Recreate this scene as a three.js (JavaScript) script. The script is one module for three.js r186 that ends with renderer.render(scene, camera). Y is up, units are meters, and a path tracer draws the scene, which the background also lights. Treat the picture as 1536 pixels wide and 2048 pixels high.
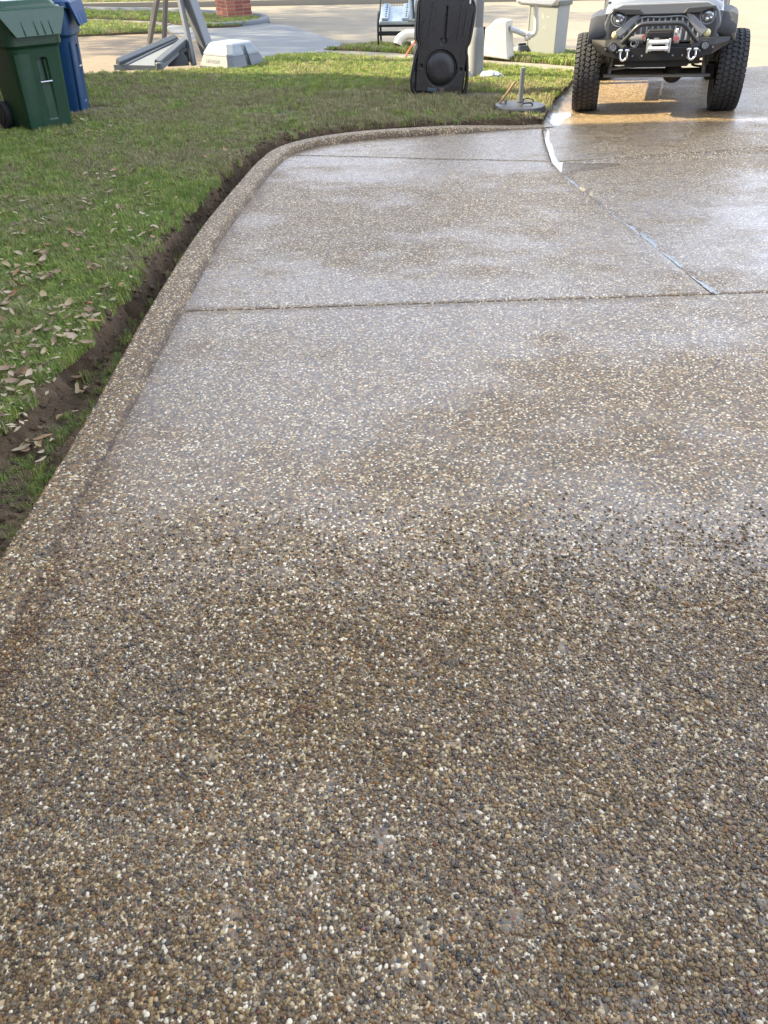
import * as THREE from 'three';
import { mergeGeometries } from 'three/addons/utils/BufferGeometryUtils.js';
import { RoundedBoxGeometry } from 'three/addons/geometries/RoundedBoxGeometry.js';
import { TextGeometry } from 'three/addons/geometries/TextGeometry.js';
import { FontLoader } from 'three/addons/loaders/FontLoader.js';
import { toCreasedNormals } from 'three/addons/utils/BufferGeometryUtils.js';
import { Brush, Evaluator, SUBTRACTION } from 'three-bvh-csg';

// ------------------------------------------------------------------ camera, sky, sun, exposure
const scene = new THREE.Scene();
const rad = THREE.MathUtils.degToRad;
const EYE = 1.78, FPX = 1538, PITCH = rad(37.2), ROLL = rad(1.0);
const camera = new THREE.PerspectiveCamera(2 * Math.atan(1024 / FPX) * 180 / Math.PI, 0.75, 0.05, 900);
camera.position.set(0, EYE, 0);
camera.rotation.set(-PITCH, 0, -ROLL);
const renderer = new THREE.WebGLRenderer({ antialias: true });
renderer.setSize(768, 1024);
renderer.toneMapping = THREE.LinearToneMapping;
renderer.toneMappingExposure = 3.8;
renderer.shadowMap.enabled = true;

const sunDir = new THREE.Vector3(-1, Math.tan(rad(35)) * 1.02, -0.2).normalize();
{
  const W = 1024, H = 512, d = new Float32Array(W * H * 4), v = new THREE.Vector3();
  for (let j = 0; j < H; j++) for (let i = 0; i < W; i++) {
    const th = (j + 0.5) / H * Math.PI - Math.PI / 2, ph = ((i + 0.5) / W - 0.5) * Math.PI * 2;
    v.set(Math.cos(th) * Math.cos(ph), Math.sin(th), Math.cos(th) * Math.sin(ph));
    const e = Math.max(v.y, 0), hz = Math.pow(1 - e, 1.6);
    const c = Math.max(v.dot(sunDir), 0), glow = 0.9 * Math.pow(c, 10) + 0.25 * Math.pow(c, 2.5);
    let r = 0.235 + 0.68 * hz, g = 0.293 + 0.715 * hz, b = 0.4 + 0.86 * hz;
    r += glow * 1.0; g += glow * 0.92; b += glow * 0.78;
    const cl = Math.max(0, Math.sin(v.x * 4.1 + 2 * v.z + Math.sin(v.z * 5 + v.y * 3)) * Math.sin(v.z * 3.3 - v.x * 1.7 + Math.sin(v.x * 7)) - 0.2) * 0.35 * Math.min(1, e * 4);
    r += cl; g += cl; b += cl;
    if (v.y < 0) { const k = Math.min(1, -v.y * 12); r = r * (1 - k) + 0.2 * k; g = g * (1 - k) + 0.19 * k; b = b * (1 - k) + 0.16 * k; }
    const o = (j * W + i) * 4; d[o] = r; d[o + 1] = g; d[o + 2] = b; d[o + 3] = 1;
  }
  const t = new THREE.DataTexture(d, W, H, THREE.RGBAFormat, THREE.FloatType);
  t.mapping = THREE.EquirectangularReflectionMapping; t.magFilter = t.minFilter = THREE.LinearFilter; t.needsUpdate = true;
  scene.background = t; scene.environment = t;
}
const sun = new THREE.DirectionalLight(new THREE.Color(1.0, 0.84, 0.56), 5.0);
sun.position.copy(sunDir).multiplyScalar(60).add(new THREE.Vector3(0, 0, -12));
sun.target.position.set(0, 0, -12); scene.add(sun.target);
sun.castShadow = true; sun.shadow.radius = 2; sun.shadow.mapSize.set(4096, 4096);
Object.assign(sun.shadow.camera, { left: -30, right: 30, top: 30, bottom: -30, near: 1, far: 140 });
scene.add(sun);

// ------------------------------------------------------------------ helpers
function rngOf(s) { return () => { s |= 0; s = s + 0x6D2B79F5 | 0; let t = Math.imul(s ^ s >>> 15, 1 | s); t = t + Math.imul(t ^ t >>> 7, 61 | t) ^ t; return ((t ^ t >>> 14) >>> 0) / 4294967296; }; }
const rnd = rngOf(20240611);
const R = (a, b) => a + (b - a) * rnd();
const clamp = (x, a = 0, b = 1) => Math.min(b, Math.max(a, x));
const smooth = (a, b, x) => { const t = clamp((x - a) / (b - a)); return t * t * (3 - 2 * t); };
const lerp = (a, b, t) => a + (b - a) * t;
function hash(i, j) { let h = Math.imul(i, 374761393) + Math.imul(j, 668265263) | 0; h = Math.imul(h ^ h >>> 13, 1274126177); return ((h ^ h >>> 16) >>> 0) / 4294967296; }
function vnoise(x, y, per = 0) {
  const i = Math.floor(x), j = Math.floor(y), f = x - i, g = y - j, u = f * f * (3 - 2 * f), w = g * g * (3 - 2 * g);
  const m = per ? (n) => ((n % per) + per) % per : (n) => n;
  return lerp(lerp(hash(m(i), m(j)), hash(m(i + 1), m(j)), u), lerp(hash(m(i), m(j + 1)), hash(m(i + 1), m(j + 1)), u), w);
}
function fbm(x, y, oct = 4, per = 0) { let s = 0, a = 0.5, n = 0; for (let k = 0; k < oct; k++) { s += a * vnoise(x, y, per); n += a; a *= 0.5; x *= 2; y *= 2; per *= 2; } return s / n; }
const V = (x, y, z) => new THREE.Vector3(x, y, z);
// a pixel of the photograph gives a direction; the ground (or a height above it) gives the distance
function ray(px, py) {
  let u = (px - 768) / FPX, v = -(py - 1024) / FPX; const c = Math.cos(ROLL), s = Math.sin(ROLL);
  [u, v] = [u * c + v * s, -u * s + v * c];
  return V(u, -Math.sin(PITCH) + v * Math.cos(PITCH), -Math.cos(PITCH) - v * Math.sin(PITCH));
}
function G(px, py, h = 0) { const d = ray(px, py), t = (h - EYE) / d.y; return V(d.x * t, h, d.z * t); }

const used = {};
function numbered(n) { if (!(n in used)) { used[n] = 0; return n; } used[n]++; return `${n}_${String(used[n]).padStart(3, '0')}`; }
function thing(name, label, category, pos = [0, 0, 0], turn = 0, group) {
  const o = new THREE.Group(); o.name = numbered(name); o.position.set(...pos); o.rotation.y = turn;
  o.userData = { label, category }; if (group) o.userData.group = group; scene.add(o); return o;
}
function part(name, geo, mat, parent, label) { const m = new THREE.Mesh(Array.isArray(geo) ? join(geo) : geo, mat); m.name = name; if (label) m.userData.label = label; parent.add(m); return m; }
function solo(name, geo, mat, label, category, group) { const m = part(numbered(name), geo, mat, scene); m.userData = { label, category }; if (group) m.userData.group = group; return m; }
function struct(name, geo, mat, parent) { const m = part(parent ? name : numbered(name), geo, mat, parent || scene); if (!parent) m.userData = { kind: 'structure' }; return m; }
function join(list) {
  const l = list.map(g => { let n = g.index ? g.toNonIndexed() : g.clone(); for (const k of Object.keys(n.attributes)) if (!['position', 'normal', 'uv'].includes(k)) n.deleteAttribute(k); if (!n.attributes.uv) n.setAttribute('uv', new THREE.BufferAttribute(new Float32Array(n.attributes.position.count * 2), 2)); return n; });
  return mergeGeometries(l);
}
const box = (w, h, d, x = 0, y = 0, z = 0) => new THREE.BoxGeometry(w, h, d).translate(x, y, z);
const rbox = (w, h, d, x = 0, y = 0, z = 0, r = 0.01, s = 2) => new RoundedBoxGeometry(w, h, d, s, Math.min(r, w / 2.01, h / 2.01, d / 2.01)).translate(x, y, z);
const cyl = (r0, r1, h, x = 0, y = 0, z = 0, n = 20) => new THREE.CylinderGeometry(r1, r0, h, n).translate(x, y, z);
const cylX = (r, w, x = 0, y = 0, z = 0, n = 20) => new THREE.CylinderGeometry(r, r, w, n).rotateZ(Math.PI / 2).translate(x, y, z);
const cylZ = (r, w, x = 0, y = 0, z = 0, n = 20) => new THREE.CylinderGeometry(r, r, w, n).rotateX(Math.PI / 2).translate(x, y, z);
function tube(pts, r, n = 8, closed = false, seg) { return new THREE.TubeGeometry(new THREE.CatmullRomCurve3(pts.map(p => p.isVector3 ? p : V(...p)), closed, 'centripetal'), seg || Math.max(8, pts.length * 6), r, n, closed); }
function bar(a, b, w, d = w) { const A = V(...a), B = V(...b), g = rbox(w, A.distanceTo(B), d, 0, 0, 0, Math.min(w, d) * 0.15, 1); g.applyQuaternion(new THREE.Quaternion().setFromUnitVectors(V(0, 1, 0), B.clone().sub(A).normalize())); return g.translate((A.x + B.x) / 2, (A.y + B.y) / 2, (A.z + B.z) / 2); }
function rod(a, b, r, n = 10) { const A = V(...a), B = V(...b), g = new THREE.CylinderGeometry(r, r, A.distanceTo(B), n); g.applyQuaternion(new THREE.Quaternion().setFromUnitVectors(V(0, 1, 0), B.clone().sub(A).normalize())); return g.translate((A.x + B.x) / 2, (A.y + B.y) / 2, (A.z + B.z) / 2); }
function geoFrom(pos, idx, uv, col) {
  const g = new THREE.BufferGeometry(); g.setAttribute('position', new THREE.Float32BufferAttribute(pos, 3));
  g.setAttribute('uv', new THREE.Float32BufferAttribute(uv || new Array(pos.length / 3 * 2).fill(0), 2));
  if (col) g.setAttribute('color', new THREE.Float32BufferAttribute(col, 3));
  g.setIndex(idx); g.computeVertexNormals(); return g;
}
// rings of equally many points joined into a skin; caps close the ends
function loft(rings, capA = true, capB = true) {
  const n = rings[0].length, pos = [], uv = [], idx = [];
  rings.forEach((r, j) => r.forEach((p, i) => { pos.push(p[0], p[1], p[2]); uv.push(i / n, j / rings.length); }));
  for (let j = 0; j < rings.length - 1; j++) for (let i = 0; i < n; i++) { const a = j * n + i, b = j * n + (i + 1) % n; idx.push(a, a + n, b, b, a + n, b + n); }
  for (const [on, j, flip] of [[capA, 0, 0], [capB, rings.length - 1, 1]]) if (on) {
    const base = pos.length / 3; let cx = 0, cy = 0, cz = 0; for (const p of rings[j]) { cx += p[0] / n; cy += p[1] / n; cz += p[2] / n; pos.push(...p); uv.push(0, 0); }
    pos.push(cx, cy, cz); uv.push(0, 0);
    for (let i = 0; i < n; i++) { const a = base + i, b = base + (i + 1) % n; flip ? idx.push(a, base + n, b) : idx.push(a, b, base + n); }
  }
  return geoFrom(pos, idx, uv);
}
function rrect(w, d, r, y, ox = 0, oz = 0, m = 4) {
  const out = [], cs = [[1, 1, 0], [-1, 1, 1], [-1, -1, 2], [1, -1, 3]];
  for (const [sx, sz, q] of cs) for (let k = 0; k <= m; k++) { const a = (q + k / m) * Math.PI / 2; out.push([ox + sx * (w / 2 - r) + r * Math.cos(a), y, oz + sz * (d / 2 - r) + r * Math.sin(a)]); }
  return out;
}
function extrude(pts, depth, bevel = 0.004, holes = []) {
  const s = new THREE.Shape(pts.map(p => new THREE.Vector2(p[0], p[1])));
  for (const h of holes) s.holes.push(h.isPath ? h : new THREE.Path(h.map(p => new THREE.Vector2(p[0], p[1]))));
  return new THREE.ExtrudeGeometry(s, { depth, bevelEnabled: bevel > 0, bevelSize: bevel, bevelThickness: bevel, bevelSegments: 2, curveSegments: 16 });
}
const mirrorX = (g) => { const m = g.clone().scale(-1, 1, 1), ix = m.index; if (ix) { for (let i = 0; i < ix.count; i += 3) { const a = ix.getX(i); ix.setX(i, ix.getX(i + 1)); ix.setX(i + 1, a); } } else { for (const k of Object.keys(m.attributes)) { const at = m.attributes[k], s = at.itemSize; for (let i = 0; i < at.count; i += 3) for (let c = 0; c < s; c++) { const a = at.array[i * s + c]; at.array[i * s + c] = at.array[(i + 1) * s + c]; at.array[(i + 1) * s + c] = a; } } } return m; };
const lin = (r, g, b) => new THREE.Color().setRGB(r, g, b);
function mat(r, g, b, rough = 0.6, extra = {}) { return new THREE.MeshPhysicalMaterial({ color: lin(r, g, b), roughness: rough, ...extra }); }
const s2 = (x) => x <= 0.0031308 ? x * 12.92 : 1.055 * Math.pow(x, 1 / 2.4) - 0.055;
function texture(W, H, fn, srgb, rep = 1) {
  const d = new Uint8Array(W * H * 4);
  for (let j = 0; j < H; j++) for (let i = 0; i < W; i++) { const c = fn(i, j), o = (j * W + i) * 4; for (let k = 0; k < 3; k++) { const x = Array.isArray(c) ? c[k] : c; d[o + k] = 255 * clamp(srgb ? s2(x) : x); } d[o + 3] = 255; }
  const t = new THREE.DataTexture(d, W, H); t.wrapS = t.wrapT = THREE.RepeatWrapping; t.magFilter = THREE.LinearFilter; t.minFilter = THREE.LinearMipmapLinearFilter; t.generateMipmaps = true;
  if (srgb) t.colorSpace = THREE.SRGBColorSpace; t.repeat.set(rep, rep); t.needsUpdate = true; return t;
}

// ------------------------------------------------------------------ pebble palette and ground textures
const PAL = [[26, 0.128, 0.085, 0.04], [11, 0.10, 0.083, 0.056], [16, 0.18, 0.125, 0.055], [11, 0.06, 0.04, 0.024], [7, 0.19, 0.172, 0.132], [9, 0.29, 0.215, 0.105], [4, 0.21, 0.11, 0.034], [7, 0.032, 0.031, 0.029], [1, 0.11, 0.04, 0.027], [6, 0.56, 0.53, 0.44], [9, 0.43, 0.36, 0.22]];
const PALSUM = PAL.reduce((a, p) => a + p[0], 0);
function pebbleColor(u, k) { u *= PALSUM; for (const p of PAL) { if (u < p[0]) { const f = 0.75 + 0.5 * k; return [p[1] * f * 1.1, p[2] * f * 1.0, p[3] * f * 0.87]; } u -= p[0]; } return [0.1, 0.08, 0.06]; }
const TILE = 2.6, NC = 300;
const pebble = (() => {
  const S = 2048, cell = S / NC, col = new Float32Array(S * S * 3), hgt = new Float32Array(S * S);
  for (let j = 0; j < S; j++) for (let i = 0; i < S; i++) {
    const u = i / cell, v = j / cell, ci = Math.floor(u), cj = Math.floor(v); let b1 = 9, b2 = 9, bi = 0, bj = 0;
    for (let dj = -1; dj <= 1; dj++) for (let di = -1; di <= 1; di++) {
      const I = (ci + di + NC) % NC, J = (cj + dj + NC) % NC, a = hash(I, J), b = hash(I + 911, J + 77);
      const x = ci + di + 0.15 + 0.7 * a - u, y = cj + dj + 0.15 + 0.7 * b - v, q = hash(I + 31, J + 5) * 3.14, cs = Math.cos(q), sn = Math.sin(q);
      const e = (x * cs + y * sn) * (x * cs + y * sn) * 0.8 + (y * cs - x * sn) * (y * cs - x * sn) * 1.35;
      const dd = Math.sqrt(e) / (0.75 + 0.5 * hash(I + 7, J + 3)); if (dd < b1) { b2 = b1; b1 = dd; bi = I; bj = J; } else if (dd < b2) b2 = dd;
    }
    const o = j * S + i, edge = clamp((b2 - b1) * 3.2), h = clamp(1 - b1 * 1.15) * 0.6 + 0.4 * edge; hgt[o] = h;
    const c = pebbleColor(hash(bi + 400, bj + 123), hash(bi + 9, bj + 19)), g = 0.085 + 0.03 * hash(i, j), k = smooth(0.05, 0.3, edge);
    for (let q = 0; q < 3; q++) col[o * 3 + q] = lerp(g * [1, 0.88, 0.74][q], c[q], k);
  }
  return {
    map: texture(S, S, (i, j) => { const o = (j * S + i) * 3; return [col[o], col[o + 1], col[o + 2]]; }, true, 1 / TILE),
    bump: texture(S, S, (i, j) => hgt[j * S + i], false, 1 / TILE),
  };
})();
// where a film of water from the washing still lies (1) and where it has drained (0)
function wet(x, z) {
  const n = fbm(x * 0.5 + 57.54, z * 0.85 + 112.69, 4), m = fbm(x * 1.6 + 68.54, z * 2.6 + 114.69, 3);
  return (0.3 + 0.7 * smooth(-9.8, -8.8, z)) * smooth(0.36, 0.66, n * 0.46 + m * 0.3 + 0.24 * fbm(x * 4.3 + 9, z * 6.5, 3));
}
const wetMap = texture(1024, 1024, (i, j) => { const x = -4 + i / 1024 * 18, z = -16 + j / 1024 * 18, w = wet(x, z); return 0.56 - 0.4 * w + 0.07 * (vnoise(x * 14, z * 14) - 0.5); }, false);
const filmMap = texture(2048, 2048, (i, j) => { const x = -4 + i / 2048 * 18, z = -16 + j / 2048 * 18; return clamp(0.18 + 0.66 * wet(x, z) * (0.55 + 0.9 * vnoise(x * 55, z * 55)) + 0.2 * (vnoise(x * 9, z * 9) - 0.5)); }, false);
filmMap.channel = 1; filmMap.wrapS = filmMap.wrapT = THREE.ClampToEdgeWrapping;
wetMap.channel = 1; wetMap.wrapS = wetMap.wrapT = THREE.ClampToEdgeWrapping;
const fine = texture(512, 512, (i, j) => 0.5 * fbm(i / 8, j / 8, 4, 64) + 0.5 * hash(i, j), false);
function mottle(c, amp, seed, rep, speck = 0.3) {
  return texture(512, 512, (i, j) => { const f = 1 + amp * (fbm(i / 64 + seed, j / 64, 5, 8) - 0.5) * 2 + speck * (hash(i + seed * 7, j) - 0.5); return c.map(x => x * f); }, true, rep);
}
const M = {};
M.pebble = new THREE.MeshPhysicalMaterial({ map: pebble.map, bumpMap: pebble.bump, bumpScale: 0.0024, roughnessMap: wetMap, roughness: 1, vertexColors: true, ior: 1.45, clearcoat: 0.85, clearcoatMap: filmMap, clearcoatRoughness: 0.37 });
M.kerb = new THREE.MeshPhysicalMaterial({ map: pebble.map, bumpMap: pebble.bump, bumpScale: 0.003, roughness: 0.55, vertexColors: true });
M.joint = mat(0.05, 0.042, 0.032, 0.9);
M.water = new THREE.MeshPhysicalMaterial({ color: 0xffffff, roughness: 0.03, transmission: 1, thickness: 0, ior: 1.33 });
M.soil = new THREE.MeshPhysicalMaterial({ map: mottle([0.105, 0.07, 0.04], 0.5, 3, 1 / 0.9), bumpMap: fine.clone(), bumpScale: 0.02, roughness: 0.95, vertexColors: true });
M.soil.bumpMap.repeat.set(1.2, 1.2);
M.lawnbase = new THREE.MeshPhysicalMaterial({ map: mottle([0.11, 0.085, 0.05], 0.5, 5, 1 / 1.7, 0.6), roughness: 0.95, bumpMap: fine, bumpScale: 0.012 });
M.turf = new THREE.MeshPhysicalMaterial({ map: mottle([0.11, 0.125, 0.045], 0.5, 6, 1 / 2.3, 0.7), roughness: 0.95 });
M.street = new THREE.MeshPhysicalMaterial({ map: mottle([0.185, 0.162, 0.12], 0.16, 9, 1 / 3.7, 0.22), roughness: 0.85 });
M.walk = new THREE.MeshPhysicalMaterial({ map: mottle([0.19, 0.175, 0.14], 0.14, 12, 1 / 2.1, 0.2), roughness: 0.85 });
M.apron = new THREE.MeshPhysicalMaterial({ map: mottle([0.135, 0.147, 0.156], 0.16, 15, 1 / 2.7, 0.15), roughness: 0.8 });
M.aggregate = new THREE.MeshPhysicalMaterial({ map: mottle([0.155, 0.12, 0.078], 0.2, 18, 1 / 1.1, 0.9), roughness: 0.85 });

// ------------------------------------------------------------------ layout curves (plan: x to the right, z towards the viewer)
const kerbPts = [[0, 1130], [175, 850], [300, 640], [400, 480], [480, 380], [520, 335], [556, 309], [616, 291], [716, 276], [860, 266], [985, 258], [1080, 253]].map(p => G(...p));
const kc = [V(kerbPts[0].x - 0.03, 0, 3), V(kerbPts[0].x - 0.01, 0, 0.5), ...kerbPts];
const kerbCurve = new THREE.CatmullRomCurve3(kc, false, 'centripetal');
const KN = 1100, K = kerbCurve.getSpacedPoints(KN), KL = kerbCurve.getLength();
const KNORM = K.map((p, i) => { const a = K[Math.max(0, i - 3)], b = K[Math.min(KN, i + 3)], t = b.clone().sub(a).normalize(); return V(-t.z, 0, t.x); }); // inward, towards the drive
const ZK = kerbPts[kerbPts.length - 1].z, XK = kerbPts[kerbPts.length - 1].x;
const kerbH = (z, x = -1) => 0.043 * smooth(-2.2, -4.6, z) * (1 - smooth(0.6, 1.7, x)) + 0.014;
function kerbProfile(t) { return t < 0.125 ? 1 : 1 - smooth(0.125, 0.175, t); }
function nearKerb(x, z) { // signed distance inward from the kerb's outer edge
  let best = 1e9, bi = 0; for (let i = 0; i <= KN; i += 4) { const d = (K[i].x - x) ** 2 + (K[i].z - z) ** 2; if (d < best) { best = d; bi = i; } }
  const a = Math.max(0, bi - 4), b = Math.min(KN, bi + 4); for (let i = a; i <= b; i++) { const d = (K[i].x - x) ** 2 + (K[i].z - z) ** 2; if (d < best) { best = d; bi = i; } }
  return (x - K[bi].x) * KNORM[bi].x + (z - K[bi].z) * KNORM[bi].z;
}
const grassEdge = [G(1080, 253), G(1092, 238), G(1108, 208), G(1128, 188), G(1146, 168), G(1152, 150)];
const interp = (pts, z, from = 'z', to = 'x') => { // pts ordered from near to far
  if (z >= pts[0].z) return pts[0].x; for (let i = 1; i < pts.length; i++) if (z >= pts[i].z) return lerp(pts[i - 1].x, pts[i].x, (z - pts[i - 1].z) / (pts[i].z - pts[i - 1].z)); return pts[pts.length - 1].x;
};
const innerK = K.map((p, i) => p.clone().addScaledVector(KNORM[i], 0.1));
const leftEdge = (z) => {
  if (z < innerK[KN].z) return Math.max(innerK[KN].x, interp(grassEdge, z) - 0.12);
  for (let i = 1; i <= KN; i++) if (innerK[i].z <= z) { const a = innerK[i - 1], b = innerK[i]; return lerp(a.x, b.x, (z - a.z) / (b.z - a.z || 1)); }
  return innerK[KN].x;
};
const seamPts = [G(1424, 592), G(1290, 480), G(1180, 398), G(1134, 360), G(1103, 326), G(1090, 285), G(1084, 256)];
const seam = (z) => z > seamPts[0].z ? seamPts[0].x : z < seamPts[6].z ? Math.max(leftEdge(z) + 0.13, seamPts[6].x) : interp(seamPts, z);
const J1 = [G(400, 625), G(1424, 592)], J2 = [G(640, 314), G(1103, 325), G(1536, 314)];
const ZFAR = G(1490, 149).z;
const puddleW = (z) => 0.02 + 0.035 * smooth(J2[1].z - 0.1, J2[1].z + 0.1, z) + 0.42 * Math.exp(-(((z - (J2[1].z + 0.14)) / 0.2) ** 2)) * (z > J2[1].z ? 1 : 0.1) + 0.04 * vnoise(z * 6, 3) + 0.2 * smooth(ZK - 0.1, ZK - 0.8, z) * (0.4 + 0.8 * vnoise(z * 3.2, 9));
function driveH(x, z) {
  const d = x - seam(z) + 0.05 * (fbm(x * 6, z * 6, 3) - 0.5) * smooth(0.02, 0.1, x - seam(z)), up = smooth(seamPts[0].z + 0.1, seamPts[0].z - 1.6, z);
  if (x < seam(z)) return 0.01;
  return lerp(0.01, 0.007 * smooth(0.005, 0.06, d) * (z > J2[1].z ? 1 - Math.exp(-(((z - J2[1].z - 0.14) / 0.24) ** 2)) : 1) * smooth(ZK - 0.25, ZK + 0.1, z) * (0.6 + 0.3 * vnoise(z * 2.2, 5)) + 0.04 * Math.max(0, d - puddleW(z)) + 0.003 * (vnoise(x * 5, z * 5) - 0.5) * smooth(0, 0.2, d), up) + 0.0;
}

// ------------------------------------------------------------------ driveway slabs
const drive = new THREE.Group(); drive.name = 'driveway'; drive.userData = { kind: 'structure' }; scene.add(drive);
function slab(zn, zf, xl, xr, nx, nz) { // zn(x), zf(x): near and far joint lines
  const us = [0, 0], ws = [0, 0]; for (let i = 1; i < nx; i++) us.push(i / nx); us.push(1, 1); for (let j = 1; j < nz; j++) ws.push(j / nz); ws.push(1, 1);
  const pos = [], uv = [], uv1 = [], col = [], idx = [], e = 0.0085;
  ws.forEach((w, j) => us.forEach((u, i) => {
    const edge = i === 0 || j === 0 || i === us.length - 1 || j === ws.length - 1;
    let z0 = lerp(zn(0), zf(0), w), a = xl(z0), b = xr(z0), x = lerp(a, b, u), z = lerp(zn(x), zf(x), w); a = xl(z); b = xr(z); x = lerp(a, b, u);
    let y = driveH(clamp(x, a + 0.001, b - 0.001), z);
    if (i <= 1) x += e; if (i >= us.length - 2) x -= e; if (j <= 1) z -= e; if (j >= ws.length - 2) z += e;
    if (edge) y -= 0.03;
    pos.push(x, y, z); uv.push(x, -z); uv1.push((x + 4) / 18, (z + 16) / 18);
    let f = 1.14 + 0.34 * (fbm(x * 0.9 + 20, z * 0.9, 4) - 0.5), br = 0;
    if (x < 1.4) { const t = nearKerb(x, z); br = smooth(0.3, 0.18, t) * smooth(0.3, 0.55, vnoise(z * 4, x * 4) + 0.25); }
    col.push(f * (1 - 0.4 * br), f * (1 - 0.47 * br), f * (1 - 0.55 * br));
  }));
  const n = us.length; for (let j = 0; j < ws.length - 1; j++) for (let i = 0; i < n - 1; i++) { const a = j * n + i; idx.push(a, a + 1, a + n, a + 1, a + n + 1, a + n); }
  const g = geoFrom(pos, idx, uv, col); g.setAttribute('uv1', new THREE.Float32BufferAttribute(uv1, 2));
  return part('concrete_slab', g, M.pebble, drive);
}
const line = (a, b) => (x) => a.z + (b.z - a.z) * (x - a.x) / (b.x - a.x);
const j1 = line(J1[0], J1[1]), j2l = line(J2[0], J2[1]), j2r = line(J2[1], J2[2]), XR = 9;
slab(() => 2.5, j1, leftEdge, () => XR, 70, 60);
slab(j1, j2l, leftEdge, seam, 40, 60);
slab(j2l, () => ZK - 0.02, leftEdge, (z) => Math.max(seam(z), leftEdge(z) + 0.03), 40, 40);
slab(j1, j2r, seam, () => XR, 90, 70);
slab(j2r, () => ZFAR, (z) => Math.max(seam(z), leftEdge(z)) - (z < ZK ? 0.13 : 0), () => XR, 90, 80);
{ // filler at the bottom of the joints
  const pos = [], idx = [], n = 60; for (let j = 0; j <= n; j++) { const z = lerp(2.4, ZFAR + 0.03, j / n), a = leftEdge(z) + 0.02; for (let i = 0; i <= 24; i++) { const x = lerp(a, XR - 0.02, i / 24); pos.push(x, driveH(x, z) - 0.024, z); } }
  for (let j = 0; j < n; j++) for (let i = 0; i < 24; i++) { const a = j * 25 + i; idx.push(a, a + 1, a + 25, a + 1, a + 26, a + 25); }
  part('joint_filler', geoFrom(pos, idx), M.joint, drive);
}
{ // raised edge along the lawn, swept along the curve
  const prof = [[0.004, -0.3], [0, -0.02], [0.006, 0.992], [0.016, 1], [0.07, 1], [0.125, 1], [0.133, 0.93], [0.15, 0.6], [0.163, 0.2], [0.175, 0], [0.25, -0.05]];
  const pos = [], uv = [], col = [], idx = [], n = prof.length;
  for (let i = 0; i <= KN; i++) { let arc = 0, lt = 0, ly = 0; const p = K[i], h = kerbH(p.z, p.x); prof.forEach(([t, k], q) => {
    const y = k < 0 ? (q === 0 ? -0.3 : q === 1 ? -0.02 : 0.004) : 0.01 + h * k, x = p.x + KNORM[i].x * t, z = p.z + KNORM[i].z * t; pos.push(x, y, z); if (q) arc += Math.hypot(t - lt, y - ly); lt = t; ly = y; uv.push(arc, i / KN * KL);
    const st = smooth(0.13, 0.17, t) * smooth(0.35, 0.65, vnoise(i * 0.07, t * 9) + 0.2), f = 1.14 + 0.3 * (fbm(i * 0.05, t * 5, 3) - 0.5); col.push(f * (1 - 0.6 * st), f * (1 - 0.66 * st), f * (1 - 0.74 * st)); }); }
  for (let i = 0; i < KN; i++) for (let q = 0; q < n - 1; q++) { const a = i * n + q; idx.push(a, a + 1, a + n, a + 1, a + n + 1, a + n); }
  part('raised_edge', geoFrom(pos, idx, uv, col), M.kerb, drive);
}
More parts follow.
